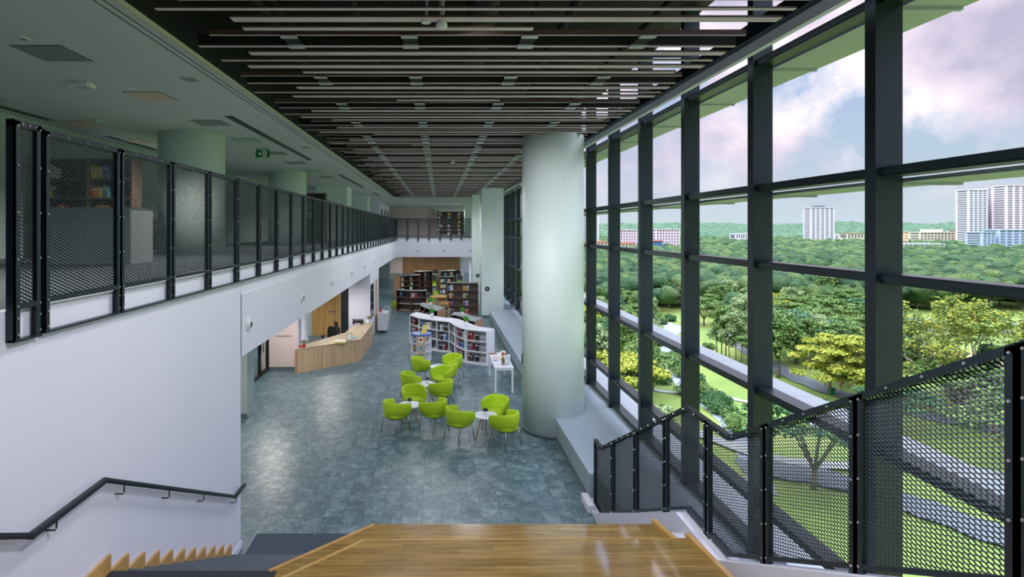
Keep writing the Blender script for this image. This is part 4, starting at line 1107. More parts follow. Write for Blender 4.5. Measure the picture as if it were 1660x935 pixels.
wallstrip((-4.62,17.52),(-2.79,19.10),.05,0,.735,'front_panel',M['desk'])
wallstrip((-2.79,19.12),(-2.76,22.66),.05,0,.735,'side_panel',M['desk'])
MB().prism([(-4.66,17.50),(-4.60,17.50),(-4.42,18.40),(-4.48,18.42)], 0, .735).build('end_panel', M['walnut_end'], t)
MB().prism([(-2.80,22.62),(-2.76,22.68),(-3.42,21.9),(-3.42,21.82)], 0, .735).build('end_panel', M['desk'], t)
def desk_pt(px, py): return gp(px, py, .775)
x, y = desk_pt(581, 524.5)
t = thing('printer', (x,y,.775), 'black desktop printer on the far end of the reception desk', 'printer')
MB().cbox(x-.22,y-.16,.775,x+.2,y+.16,.93,.02).build('body', M['blackp'], t)
MB().cbox(x-.18,y-.1,.93,x+.16,y+.14,.955,.01).build('scanner_lid', M['dglass'], t)
MB().box(x-.15,y-.24,.80,x+.13,y-.16,.81).build('output_tray', M['chrome'], t)
MB().box(x-.12,y-.23,.812,x+.1,y-.14,.816).build('paper_sheet', M['paper'], t)
MB().cbox(x-.23,y-.1,.93,x-.18,y+.12,.97,.01).build('control_panel', M['blackp'], t)
def sign_holder(px, py, w_, h_, lab, rz):
    x, y = desk_pt(px, py)
    t = thing('sign_holder', (x,y,.775), lab, 'sign holder')
    rot = Matrix.Rotation(rz,3,'Z')@Matrix.Rotation(R(-14),3,'X')
    MB().obox((x,y,.775+h_/2), (w_/2,.006,h_/2), rot).build('frame', M['chrome'], t)
    MB().obox((x,y-.01,.775+h_/2), (w_/2-.02,.006,h_/2-.02), rot).build('notice_sheet', M['paper'], t)
    MB().obox((x,y+.02,.785), (w_/2,.05,.008), rz).build('foot', M['blackp'], t)
sign_holder(566.5,551,.19,.24,'white notice in a grey holder standing on the desk bend', R(8))
sign_holder(595.5,525,.17,.22,'white notice in a stand beside the printer', R(20))
x, y = desk_pt(551.5, 555)
t = thing('paper_tray', (x,y,.775), 'yellow tray of white papers on the reception desk', 'tray')
MB().obox((x,y,.795), (.19,.13,.02), .1).build('tray', M['yellow'], t)
MB().obox((x,y,.83), (.175,.115,.014), .12).obox((x-.01,y+.01,.848), (.165,.105,.004), .2).build('paper_stack', M['paper'], t)
x, y = desk_pt(573,548); tag(MB().obox((x+.05,y+.1,.785),(.07,.1,.01),.3).build('brochure', M['teal']), 'small teal card behind the notice on the desk', 'card')
for (px, py, lab, rc, sd) in [(493,563,'yellow flowers in a red vase at the left end of the reception desk','red',5),(598.5,524.5,'tall yellow flowers at the right end of the reception desk','pot',8)]:
    x, y = desk_pt(px, py)
    t = thing('flower_vase', (x,y,.775), lab, 'flower vase')
    MB().lathe((x,y,.775), [(.035,0),(.055,.04),(.05,.09),(.035,.12),(.042,.14),(.03,.14)], 18).build('vase', M[rc], t)
    flowers((x,y,.90 if rc == 'red' else .98), 26, .12, 'petal', 'walnut', t, sd)
x, y = desk_pt(487.5, 562.5); tag(MB().obox((x,y,.80),(.06,.03,.025),.2).obox((x,y+.01,.82),(.04,.02,.02),.2).build('desk_ornament', M['red']), 'small red ornament beside the red vase', 'ornament')
for i,(px,py) in enumerate([(588,540),(574,547)]):
    x, y = desk_pt(px, py); tag(MB().lathe((x,y,.775),[(.04,0),(.04,.006),(.02,.008)],16).build('cable_grommet', M['blackp']), ['black cable cap in the far part of the desk top','black cable cap near the desk bend'][i], 'cable cap')

# office chairs
def office_chair():
    t = thing('office_chair')
    m = MB()
    for k in range(5):
        a = 2*PI*k/5
        m.tube([(0,0,.11),(.28*math.cos(a),.28*math.sin(a),.07)], [.025,.016], 8)
    m.build('star_base', M['blackp'], t, local=True)
    for k in range(5):
        a = 2*PI*k/5
        MB().tube([(.28*math.cos(a)-.02*math.sin(a),.28*math.sin(a)+.02*math.cos(a),.032),(.28*math.cos(a)+.02*math.sin(a),.28*math.sin(a)-.02*math.cos(a),.032)], .032, 12).build('castor', M['blackp'], t, local=True)
    MB().tube([(0,0,.1),(0,0,.43)], .025, 12).build('gas_column', M['chrome'], t, local=True)
    MB().cbox(-.24,-.23,.43,.24,.25,.50,.03).build('seat', M['blackf'], t, local=True)
    rings = []
    for (z, w_, yy) in [(.58,.19,-.25),(.66,.215,-.275),(.80,.225,-.27),(.95,.215,-.285),(1.03,.17,-.30)]:
        rings.append([(-w_,yy+.03,z),(-w_*.5,yy,z),(w_*.5,yy,z),(w_,yy+.03,z),(w_,yy+.05,z),(w_*.5,yy+.025,z),(-w_*.5,yy+.025,z),(-w_,yy+.05,z)])
    MB().loft(rings, sm=False).build('backrest', M['blackf'], t, local=True)
    MB().box(-.03,-.30,.42,.03,-.27,.75).box(-.03,-.30,.42,.03,-.1,.45).build('back_support', M['blackp'], t, local=True)
    for s in (-1,1):
        MB().box(s*.26-.015,-.05,.46,s*.26+.015,.0,.68).cbox(s*.265-.03,-.16,.68,s*.265+.03,.12,.71,.01).build('armrest', M['blackp'], t, local=True)
    return t
pO = office_chair()
OC = [(-4.1,20.0,0,150,'black mesh office chair behind the reception desk, partly hidden by it'),(-3.85,21.5,0,-60,'black office chair turned sideways below the dark glazed panel')]
for i,(x,y,z,rz,lab) in enumerate(OC):
    t = pO if i == 0 else copy_tree(pO)
    t.location = (x,y,z); t.rotation_euler = (0,0,R(rz)); tag(t, lab, 'office chair', 'black office chairs')
pl = ['far left','second','tall central','fourth','fifth','right hand']
for i,(px,dd) in enumerate([(681,45.5),(692,46.0),(704.5,43.0),(716.5,46.0),(731,46.5),(744,42.5),(706,48.5),(742,47.5)]):
    t = copy_tree(pO); x = (px-CX)*dd/F
    t.location = (x,dd,0); t.rotation_euler = (0,0,R(rng.uniform(150,210))); 
    tag(t, 'black office chair in the far study area, '+['leftmost of the back row','second from the left in the back row','front centre chair between the bookcases','middle of the back row','near the right of the back row','front right chair by the piers','behind the front centre chair','behind the front right chair'][i], 'office chair', 'black office chairs of the study area')
for i,(x0,x1,y) in enumerate([(-2.2,.2,44.4),(.4,2.0,44.6),(-2.0,1.8,47.3)]):
    t = thing('study_table', ((x0+x1)/2,y,0), ['grey topped study table left of centre below the wood wall','grey topped study table right of centre below the wood wall','long study table at the very back'][i], 'table')
    MB().cbox(x0,y-.35,.71,x1,y+.35,.74,.005).build('tabletop', M['greytop'], t)
    for xx in (x0+.05,x1-.09):
        for yy in (y-.3,y+.26): MB().box(xx,yy,0,xx+.04,yy+.04,.71).build('leg', M['white2'], t)
# lime stools / chairs between the stacks
def stool():
    t = thing('lime_stool')
    MB().lathe((0,0,0), [(.17,.40),(.19,.42),(.19,.47),(.16,.49)], 24).build('seat', M['lime'], t, local=True)
    m = MB(); m.loft([[(-.17,-.15,z),(.17,-.15,z),(.17,-.12,z),(-.17,-.12,z)] for z in (.52,.80)]); m.build('backrest', M['lime'], t, local=True)
    for s in (-1,1): MB().tube([(s*.15,-.14,.40),(s*.15,-.15,.55)],.01,6).build('back_post', M['chrome'], t, local=True)
    for sx in (-1,1):
        for sy in (-1,1): MB().tube([(sx*.12,sy*.12,.42),(sx*.18,sy*.18,0)], .012, 8).build('leg', M['legwood'], t, local=True)
    return t
p = stool()
for i,(px,d,rz,lab) in enumerate([(707,33.6,190,'lime stool with backrest behind the wooden table'),(700,31.2,170,'lime stool half hidden under the wooden table'),(745,41.0,180,'lime seated chair below the black chair at right'),(703,40.8,180,'lime chair in front of the central black chair')]):
    t = p if i == 0 else copy_tree(p); t.location = ((px-CX)*d/F, d, 0); t.rotation_euler = (0,0,R(rz)); tag(t, lab, 'stool', 'lime stools among the bookcases')
# honey wood reading table with wooden armchairs
t = thing('reading_table', (0,29.6,0), 'honey coloured wooden reading table among the walnut bookcases', 'table')
MB().prism([(-.55,29.9),(-.35,29.5),(.4,29.5),(.4,30.6),(-.2,30.7)], .92, .96).build('tabletop', M['honey'], t)
MB().box(-.05,29.75,0,.30,30.5,.92).build('pedestal', M['oakdoor'], t)
MB().tube([(-.45,29.85,0),(-.45,29.85,.92)], .025, 8).build('leg', M['honey'], t)
def wood_chair():
    t = thing('wooden_armchair')
    MB().cbox(-.22,-.22,.42,.22,.22,.46,.01).build('seat', M['blackf'], t, local=True)
    for sx in (-1,1):
        MB().box(sx*.23-.02,.18,0,sx*.23+.02,.22,.66).build('leg', M['honey'], t, local=True)
        MB().box(sx*.23-.02,-.24,0,sx*.23+.02,-.20,.82).build('leg', M['honey'], t, local=True)
        MB().box(sx*.23-.025,-.24,.64,sx*.23+.025,.24,.67).build('armrest', M['honey'], t, local=True)
    MB().box(-.22,-.24,.68,.22,-.21,.82).build('backrest', M['honey'], t, local=True)
    return t
p = wood_chair()
for i,(x,y,rz,lab) in enumerate([(-.42,29.0,-10,'honey wood armchair with dark seat left of the wooden table'),(.22,28.95,10,'honey wood armchair at the right of the wooden table')]):
    t = p if i == 0 else copy_tree(p); t.location = (x,y,0); t.rotation_euler = (0,0,R(rz)); tag(t, lab, 'chair', 'honey wood armchairs')
# lime suitcase
x, y = gp(638.5, 499, 0)
t = thing('wheeled_case', (x,y,0), 'lime green wheeled case with a raised black handle beside the low walnut bookcase', 'wheeled case')
MB().cbox(x-.12,y-.10,.05,x+.12,y+.10,.42,.03).build('shell', M['lime'], t)
MB().tube([(x-.09,y,.42),(x-.09,y,.80),(x+.05,y,.80),(x+.05,y,.42)], .012, 8).build('handle', M['blackp'], t)
for s in (-1,1): MB().tube([(x+s*.09,y-.02,.03),(x+s*.09,y+.02,.03)], .03, 12).build('wheel', M['blackp'], t)
# book trolley
x, y = -2.50, 24.75
t = thing('book_trolley', (x,y,0), 'white metal book trolley with curved handle beside the reception desk end', 'trolley')
MB().cbox(x-.24,y-.45,.12,x+.16,y+.45,.86,.01).build('cabinet', M['white2'], t)
MB().box(x-.26,y-.47,.86,x+.18,y+.47,.885).build('top', M['white'], t)
MB().tube([(x+.20,y-.4,.12),(x+.24,y-.4,.95),(x+.18,y-.4,1.06),(x-.05,y-.4,1.06),(x-.08,y-.4,.88)], .016, 10).build('handle', M['white2'], t)
MB().tube([(x+.20,y+.4,.12),(x+.24,y+.4,.95),(x+.18,y+.4,1.06),(x-.05,y+.4,1.06),(x-.08,y+.4,.88)], .016, 10).build('handle', M['white2'], t)
for sx in (-.18,.12):
    for sy in (-.38,.38): MB().tube([(x+sx-.015,y+sy,.06),(x+sx+.015,y+sy,.06)], .06, 14).build('castor', M['blackp'], t)
o = MB().lathe((x-.15,y-.2,.885),[(.04,0),(.05,.12),(.03,.16),(.03,.2)],14).build('red_bottle', M['red']); tag(o, 'small red bottle standing on the book trolley', 'bottle')

# signs on piers: black disc with white plate
for (px, py, d, r_, lab) in [(790,468,28.59,.125,'black round pictogram sign on the broad white pier'),(774.5,446.5,33.59,.12,'black round pictogram sign on the narrower pier behind')]:
    x, _, z = at(px, py, d)
    t = thing('round_sign', (x,d,z), lab, 'sign')
    disc = MB().tube([(x,d,z),(x,d-.015,z)], r_, 28).build('disc', M['blackp'], t)
    yy = d-.018; a = MB(); q = r_*.62
    a.add([(x-.42*q,yy,z-.30*q),(x-.05*q,yy,z-.40*q),(x-.05*q,yy,z+.20*q),(x-.42*q,yy,z+.30*q)], [(0,1,2,3)])
    a.add([(x+.05*q,yy,z-.40*q),(x+.42*q,yy,z-.30*q),(x+.42*q,yy,z+.30*q),(x+.05*q,yy,z+.20*q)], [(0,1,2,3)])
    n_ = 14; a.add([(x+.16*q*math.cos(2*PI*i/n_),yy,z+.48*q+.16*q*math.sin(2*PI*i/n_)) for i in range(n_)], [tuple(range(n_))])
    a.build('book_symbol', M['paper'], disc, fix=False)
    MB().box(x-.14,d-.01,z-.36,x+.14,d,z-.18).build('text_plate', M['white2'], t)
# small black box on column
x,y = 2.655-.68, 12.7-.21
o = MB().obox((1.948,12.74,1.62),(.01,.06,.12),0).build('card_reader', M['blackp']); tag(o, 'small black switch plate on the side of the big round column', 'switch')

# ------------------------------------------------------------------ upper gallery things
def upcase(x0, x1, y, z, h, dp, n, label, key, cols=None, rows=None):
    t = thing('bookcase', ((x0+x1)/2,y,z), label, 'bookcase', 'dark bookcases on the upper gallery')
    MB().box(x0,y+dp-.03,z,x1,y+dp,z+h).build('back_panel', M['walnut_in'], t)
    ns = max(2, round(h/.36)); w_ = (x1-x0)/n
    for k in range(n+1): MB().box(x0+w_*k-.015,y,z,x0+w_*k+.015,y+dp,z+h).build('side_panel' if k in (0,n) else 'divider', M['walnut'], t)
    for k in range(ns+1): MB().box(x0,y,z+(h-.03)*k/ns,x1,y+dp,z+(h-.03)*k/ns+.03).build('shelf', M['walnut'], t)
    for k in range(n):
        for r_ in range(ns):
            if rows and r_ not in rows: continue
            fill(x0+w_*k,y,x0+w_*(k+1),y, z+(h-.03)*r_/ns+.031, .04, .04+w_*rng.uniform(.3,.5), '{} book, '+ORD[ns-1-r_]+' shelf down in the '+key, 'books in the '+key, hmin=.2, hmax=.27, th0=.09, th1=.14, cols=cols, back=.03)
upcase(-.2,2.6,50.0,4.106,2.17,.35,3,'dark bookcase with pale books beyond the far bridge railing','far upper bookcase',[7,8,3,15,2,9])
upcase(-7.6,-5.9,10.4,4.106,1.9,.35,2,'dark bookcase seen through the second mesh railing panel','near gallery bookcase',[7,3,2,1,5,9,0], rows=(1,2,3,4))
upcase(-6.3,-4.6,21.9,4.106,2.0,.35,2,'dark bookcase on the gallery beyond the second round column','middle gallery bookcase',[7,1,0,5,8,15], rows=(3,4))
t = thing('counter_desk', (-5.2,8.6,4.1), 'grey counter standing behind the near gallery railing', 'desk')
MB().box(-6.2,8.4,4.106,-4.8,8.45,4.95).box(-6.2,8.4,4.95,-4.8,9.1,4.99).build('front_panel', M['hatchg'], t)
MB().box(-6.2,8.45,4.106,-6.15,9.1,4.95).build('side_panel', M['white2'], t); MB().box(-4.85,8.45,4.106,-4.8,9.1,4.95).build('side_panel', M['white2'], t)
t = thing('low_cabinet', (-6.8,15.5,4.1), 'low pale cabinet by the gallery window', 'cabinet')
MB().cbox(-7.9,15,4.106,-6.2,15.6,4.95,.01).build('body', M['white2'], t)
MB().box(-7.5,14.98,4.2,-7.1,15.0,4.85).build('door', M['white'], t); MB().box(-7.0,14.98,4.2,-6.6,15.0,4.85).build('door', M['white'], t)
struct(MB().box(-4.6,52.0,4.1,-.25,52.2,ZC), 'wall_upper_cream', M['wall_pink'], 'cream partition wall beyond the far bridge')
for i,(y,w_) in enumerate([(43.2,.8),(46.0,.8),(48.4,.8)]):
    d = thing('door_%d' % (7+i), (-4.58,y,4.1), 'dark door in the pale wall at the gallery end, '+ORD[i]+' along', 'door', kind='structure')
    MB().box(-4.6,y-w_/2,4.1,-4.57,y+w_/2,6.2).build('door_leaf', M['walnut'], d)
    MB().box(-4.6,y-w_/2-.05,4.1,-4.56,y-w_/2,6.25).box(-4.6,y+w_/2,4.1,-4.56,y+w_/2+.05,6.25).build('door_frame', M['blackp'], d)
# ------------------------------------------------------------------ outdoors
GZ = EYE-30.0
def gg(px, py): return gp(px, py, GZ)
struct(MB().box(-300, -200, GZ-1, 4000, 4200, GZ), 'ground', M['lawn'], 'green park lawn far below the windows')
RZ = [0]
def ribbon(pts, w, mat, name, label, z=.05, closed=False):
    RZ[0] += 1; z = .04+.05*RZ[0]
    P = [Vector(gg(*p)) for p in pts]
    Q = spline([tuple(p) for p in P], 6); L = []; Rr = []
    for i, p in enumerate(Q):
        a = Vector(Q[max(i-1,0)]); b_ = Vector(Q[min(i+1,len(Q)-1)]); d = (b_-a).normalized(); n_ = Vector((-d.y,d.x))
        ww = (w[min(int(i/6),len(w)-1)]*.7 if isinstance(w, list) else w)/2*(1+.12*math.sin(i*1.7))
        p = Vector(p); L.append((*(p+n_*ww), GZ+z)); Rr.append((*(p-n_*ww), GZ+z))
    m = MB(); m.add([v for pr in zip(L,Rr) for v in pr], [(2*i,2*i+1,2*i+3,2*i+2) for i in range(len(L)-1)])
    o = m.build(name, mat); return tag(o, label, name.split('_')[-1], kind='structure')
ribbon([(1052,470),(1058,492),(1052,508),(1071,522),(1092,530),(1080,545),(1083,560),(1077,578),(1080,597),(1095,613),(1112,632),(1130,648),(1157,666),(1181,690),(1196,708),(1215,740),(1240,800)], [3,4,3,7,8,5,4,3,3,3,3,3,3,3.5,3.5,4], M['water'], 'park_stream', 'pale winding stream across the park lawn')
ribbon([(1030,626),(1056,632),(1094,637),(1151,639),(1184,646),(1207,651),(1260,660),(1340,700)], 1.4, M['path'], 'foot_path', 'narrow pale footpath crossing the lawn')
ribbon([(1160,535),(1200,560),(1250,591),(1289,612),(1349,636),(1397,648),(1480,670),(1640,700),(1800,720)], 4.5, M['asphalt'], 'park_road', 'grey park road running under the trees')
ribbon([(1330,525),(1345,527),(1397,529),(1500,535),(1700,540)], 4.0, M['asphalt'], 'park_road', 'farther grey park road behind the umbrella trees')
ribbon([(1200,760),(1300,770),(1420,800),(1560,850),(1700,900)], 5.0, M['asphalt'], 'park_road', 'nearest grey park road seen through the stair mesh')
ribbon([(1120,700),(1250,745),(1400,760),(1540,760),(1700,790)], 2.5, M['path'], 'foot_path', 'pale footpath seen through the stair mesh')
ribbon([(1500,575),(1560,578),(1640,590),(1700,600)], 14, M['sand'], 'sandy_field', 'sandy clearing behind the branching tree')
ribbon([(1450,520),(1540,523),(1640,526),(1750,532)], 12, M['lake'], 'park_lake', 'strip of blue water behind the big tree')
ribbon([(1300,474),(1330,475),(1350,477)], 16, M['lake'], 'park_pond', 'small pale pond far out among the trees')
ribbon([(1080,432),(1105,434),(1140,436)], 20, M['asphalt'], 'far_road', 'distant road bridge beyond the lawn')

def leaves(rs, centers, n, size, flat=.5, shell=.75):
    """numpy leaf quads on ellipsoid clusters; centers = (x,y,z,rx,rz)"""
    V = []; K = []
    C = np.array(centers); wts = C[:,3]**2; wts /= wts.sum()
    idx = rs.choice(len(C), n, p=wts)
    d = rs.normal(size=(n,3)); d /= np.linalg.norm(d, axis=1)[:,None]
    d[:,2] = np.abs(d[:,2])*np.where(rs.rand(n) < .78, 1, -1)
    rad = shell+(1.05-shell)*rs.rand(n)
    p = C[idx,:3] + d*np.stack([C[idx,3],C[idx,3],C[idx,4]],1)*rad[:,None]
    nr = d*.6+rs.normal(size=(n,3))*.5; nr[:,2] += flat; nr /= np.linalg.norm(nr, axis=1)[:,None]
    u = np.cross(nr, rs.normal(size=(n,3))); u /= np.linalg.norm(u, axis=1)[:,None]
    v = np.cross(nr, u); s = size*(.6+.8*rs.rand(n))[:,None]
    q = np.stack([p-u*s, p-v*s*.7, p+u*s, p+v*s*.7], 1).reshape(-1,3)
    return q
def quads_obj(name, q, mat, parent):
    me = bpy.data.meshes.new(name); n = len(q)
    me.vertices.add(n); me.vertices.foreach_set('co', q.astype(np.float32).ravel())
    me.loops.add(n); me.loops.foreach_set('vertex_index', np.arange(n, dtype=np.int32))
    me.polygons.add(n//4); me.polygons.foreach_set('loop_start', np.arange(0,n,4,dtype=np.int32))
    me.update(calc_edges=True); me.validate()
    me.materials.append(mat)
    o = bpy.data.objects.new(name, me); COL.objects.link(o); o.parent = parent; return o
def tree(kind, seed, mat):
    rs = np.random.RandomState(seed); rr = random.Random(seed)
    t = thing(kind)
    m = MB(); C = []
    if kind == 'umbrella_tree':
        H = 12.0; 
        m.tube([(0,0,0),(.1,.05,2.4)], [.38,.30], 8)
        for k in range(7):
            a = 2*PI*k/7+rr.uniform(-.3,.3); r1 = rr.uniform(3.2,6.4); zt = rr.uniform(8.6,11)
            m.tube([(.1,.05,2.3),(r1*.35*math.cos(a),r1*.35*math.sin(a),5.2),(r1*.8*math.cos(a),r1*.8*math.sin(a),zt-.6)], [.2,.13,.05], 6)
        for k in range(26):
            a = k*2.4; r1 = 7.0*math.sqrt((k+.5)/26); C.append((r1*math.cos(a), r1*math.sin(a), 10.2-.05*r1*r1+rr.uniform(-.6,.6), rr.uniform(1.6,2.3), rr.uniform(.5,.85)))
        q = leaves(rs, C, 7000, .26, .8, .5)
    elif kind == 'layered_tree':
        m.tube([(0,0,0),(0,0,8.5)], [.3,.1], 8)
        for k in range(34):
            a = k*2.4; z = 3+8*(k/34.0); r1 = (5.6*(1-((k/34.0)-.25)**2*1.1))*rr.uniform(.3,1)
            C.append((r1*math.cos(a), r1*math.sin(a), z*.85+1, rr.uniform(1.3,2.1), rr.uniform(.35,.6)))
            if k % 3 == 0: m.tube([(0,0,z*.8),(r1*math.cos(a),r1*math.sin(a),z*.85+.9)], [.09,.03], 5)
        q = leaves(rs, C, 7500, .22, .9, .5)
    elif kind == 'slender_tree':
        for s in range(3):
            x0, y0 = rr.uniform(-1.6,1.6), rr.uniform(-1.6,1.6)
            m.tube([(x0,y0,0),(x0*1.2,y0*1.2,5),(x0*1.4,y0*1.3,10)], [.16,.12,.05], 6)
            for k in range(9):
                C.append((x0*1.4+rr.uniform(-1.3,1.3), y0*1.3+rr.uniform(-1.3,1.3), 5+k*.85, rr.uniform(.9,1.5), rr.uniform(.8,1.3)))
        q = leaves(rs, C, 6000, .24, .3, .4)
    elif kind == 'bush':
        for k in range(9): C.append((rr.uniform(-1.6,1.6), rr.uniform(-1.6,1.6), rr.uniform(.5,1.3), rr.uniform(.7,1.3), rr.uniform(.6,1.0)))
        m.tube([(0,0,0),(0,0,1)], .08, 6)
        q = leaves(rs, C, 2200, .16, .3, .5)
    elif kind == 'conical_tree':
        m.tube([(0,0,0),(0,0,10)], [.25,.05], 8)
        for k in range(16):
            z = 1.5+k*.62; r1 = 2.6*(1-k/17); C.append((rr.uniform(-.3,.3), rr.uniform(-.3,.3), z, max(.4,r1), .8))
        q = leaves(rs, C, 4500, .22, .2, .7)
    else:   # broad crown
        m.tube([(0,0,0),(.1,0,3.6)], [.36,.28], 8)
        for k in range(6):
            a = 2*PI*k/6+rr.uniform(-.3,.3); m.tube([(.1,0,3.4),(2.4*math.cos(a),2.4*math.sin(a),7.5)], [.18,.06], 6)
        for k in range(30):
            a = k*2.4; zf_ = (k+.5)/30; z = 4.2+7.6*zf_; r1 = 4.0*math.sqrt(max(.05,1-(zf_-.35)**2*2.0))*rr.uniform(.35,1)
            C.append((r1*math.cos(a), r1*math.sin(a), z, rr.uniform(1.2,2.0), rr.uniform(1.0,1.5)))
        q = leaves(rs, C, 8000, .27, .35, .55)
    m.build('trunk', M['trunk'], t, local=True)
    quads_obj('foliage', q, mat, t)
    return t
PR = {}
for kind, vs in {'broad_tree':[(1,0),(2,1),(3,3),(4,4)], 'umbrella_tree':[(5,0),(6,3),(7,2)], 'layered_tree':[(8,2),(9,0)], 'slender_tree':[(10,0),(11,4)], 'bush':[(12,3),(13,0)], 'conical_tree':[(14,3)]}.items():
    PR[kind] = [[tree(kind, s, FOL[mi]), False, mi] for s, mi in vs]
CN = ['green','blue green','yellow green','dark green','pale green']
def put(kind, var, x, y, sc, label, group, cat='tree', rz=None, zs=1.0):
    e = PR[kind][var % len(PR[kind])]
    t = e[0] if not e[1] else copy_tree(e[0])
    e[1] = True
    t.location = (x,y,GZ); t.rotation_euler = (0,0,rng.uniform(0,6.28) if rz is None else rz); t.scale = (sc,sc,sc*zs)
    tag(t, label, cat, group)
named = [ # kind, var, px, py(base), scale, label
 ('broad_tree',0,1262,612,1.05,'big loose green tree at the left of the fourth window bay'),
 ('broad_tree',1,1292,590,.95,'blue green tree behind the yellow layered tree'),
 ('broad_tree',3,1318,585,.85,'pale bushy tree in the middle of the fourth window bay'),
 ('layered_tree',0,1345,640,1.05,'yellow green tree with flat layered branches in the fourth window bay'),
 ('layered_tree',0,1395,655,1.1,'yellow green layered tree just left of the wide mullion'),
 ('umbrella_tree',0,1350,545,.95,'umbrella crowned tree over the lawn in the fourth bay'),
 ('umbrella_tree',1,1390,541,.95,'dark umbrella tree beside the wide mullion'),
 ('umbrella_tree',0,1290,541,1.0,'umbrella tree left of the middle distance lawn'),
 ('umbrella_tree',2,1250,536,1.0,'yellow green umbrella tree by the third mullion'),
 ('slender_tree',0,1170,583,.95,'clump of slender trunks beside the road in the third bay'),
 ('slender_tree',1,1192,590,.9,'second slender tree clump beside the third mullion'),
 ('broad_tree',3,1205,552,.95,'pale tree right of the lawn in the third bay'),
 ('bush',0,1147,655,1.0,'round dark bush beside the stream'),
 ('bush',0,1160,664,.9,'leafy bush along the stream bank'),
 ('bush',1,1149,565,.7,'small bush on the lawn in the third bay'),
 ('bush',1,1120,640,1.2,'green shrub on the near stream bank'),
 ('conical_tree',0,1316,500,1.1,'dark conical tree above the umbrella crowns'),
 ('broad_tree',0,1345,503,1.1,'rounded light tree beside the small pond'),
 ('layered_tree',1,1470,640,1.0,'layered green tree at the left of the big window bay'),
 ('bush',1,1565,640,1.5,'round green bush in front of the branching tree'),
 ('bush',0,1075,525,1.0,'small round bush between the stream pools'),
 ('broad_tree',2,1085,500,.8,'round dark tree on the far lawn in the second bay'),
]
for kind, v, px, py, sc, lab in named:
    x, y = gg(px, py); put(kind, v, x, y, sc, lab, 'named park trees', 'bush' if kind == 'bush' else 'tree')
GRP = 'trees scattered through the park'
def lawn(px, py):   # open lawn, stream and road areas
    if 1128 < px < 1212 and 535 < py < 760: return True
    if 1040 < px < 1128 and 478 < py < 540: return True
    if 1060 < px < 1128 and 540 < py < 760: return True
    if 1215 < px < 1330 and 612 < py < 760: return True
    if 1325 < px < 1400 and 520 < py < 570: return True
    if 1330 < px < 1420 and 625 < py < 700: return True
    if 1450 < px < 1700 and 505 < py < 640: return True
    return False
cnt = 0
for i in range(4000):
    if cnt >= 170: break
    d = 62+ (240-62)*rng.random()**.8; tn = rng.uniform(.20, 1.25)
    x = d*tn; px = CX+F*tn; py = CY+F*30/d
    if px > 1420 and py > 640: 
        if rng.random() < .72: continue
    if lawn(px, py): continue
    if 1120 < px < 1260 and 640 < py < 800: continue
    if any((x-a)**2+(d-b_)**2 < (6.2 if d < 140 else 5.2)**2 for a, b_ in PR.setdefault('_pos', [])): continue
    PR['_pos'].append((x,d)); cnt += 1
    kind = rng.choice(['broad_tree']*4+['umbrella_tree']*3+['layered_tree','slender_tree'])
    v = rng.randrange(4); mi = PR[kind][v % len(PR[kind])][2]
    place = 'beyond the far window bays' if px < 1035 else 'seen through the second and third window bays' if px < 1215 else 'seen through the fourth window bay' if px < 1420 else 'seen through the widest window bay'
    far = 'near' if d < 110 else 'middle distance' if d < 170 else 'distant'
    put(kind, v, x, d, rng.uniform(.62,.95), f'{far} {CN[mi]} {kind.replace("_"," ")} {place}', GRP+' '+place)
for e in [e for k, l in PR.items() if k != '_pos' for e in l]:
    if not e[1]:
        for c in list(e[0].children): bpy.data.objects.remove(c)
        bpy.data.objects.remove(e[0])
# bushes along the stream
for i, (px, py) in enumerate([(1068,560),(1066,590),(1070,620),(1092,590),(1100,600),(1110,612),(1125,622),(1140,640),(1172,672),(1185,680),(1168,655),(1200,700),(1088,520),(1062,515),(1100,560),(1108,585),(1115,540)]):
    x, y = gg(px, py); put('bush', i, x, y, rng.uniform(.7,1.2), 'low green shrub growing along the winding stream', 'shrubs along the stream', 'bush')

# big bare-branched rain tree in the right window bay
bx_, by_ = gg(1572, 668)
t = thing('spreading_tree', (bx_,by_,GZ), 'large spreading tree with pale bare branches and sparse leaves in the widest window bay', 'tree')
m = MB(); tips = []; rr = random.Random(21)
def grow(p, d, L, r_, dep):
    q = p; pts = [tuple(p)]; rad = [r_]
    for k in range(3):
        d = (d+Vector((rr.uniform(-.22,.22),rr.uniform(-.22,.22),rr.uniform(-.06,.2)))).normalized()
        q = q+d*L/3; pts.append(tuple(q)); rad.append(r_*(1-.13*(k+1)))
        if dep <= 2: tips.append(q.copy())
    m.tube(pts, rad, 7 if dep > 2 else 5)
    if dep == 0: return
    for k in range(3 if dep > 1 else 2):
        a = rr.uniform(0,6.28); o = d.orthogonal().normalized(); o = Matrix.Rotation(a,3,d)@o
        nd = (d*.8+o*rr.uniform(.5,.9)+Vector((0,0,.12))).normalized()
        grow(q, nd, L*rr.uniform(.62,.82), rad[-1]*.72, dep-1)
for k in range(5):
    a = 2*PI*k/5+.3
    grow(Vector((bx_+.3*math.cos(a),by_+.3*math.sin(a),GZ)), Vector((math.cos(a)*.62,math.sin(a)*.62,1)).normalized(), 6.6, .42, 4)
m.build('trunk', M['trunkw'], t)
C = [(p.x-bx_,p.y-by_,p.z-GZ, rr.uniform(.6,1.2), rr.uniform(.25,.5)) for p in tips if p.z-GZ > 7]
quads_obj('foliage', leaves(np.random.RandomState(4), C, 15000, .19, .8, .3), FOL[2], t)
quads_obj('dark_foliage', leaves(np.random.RandomState(5), C, 9000, .19, .8, .3), FOL[0], t)

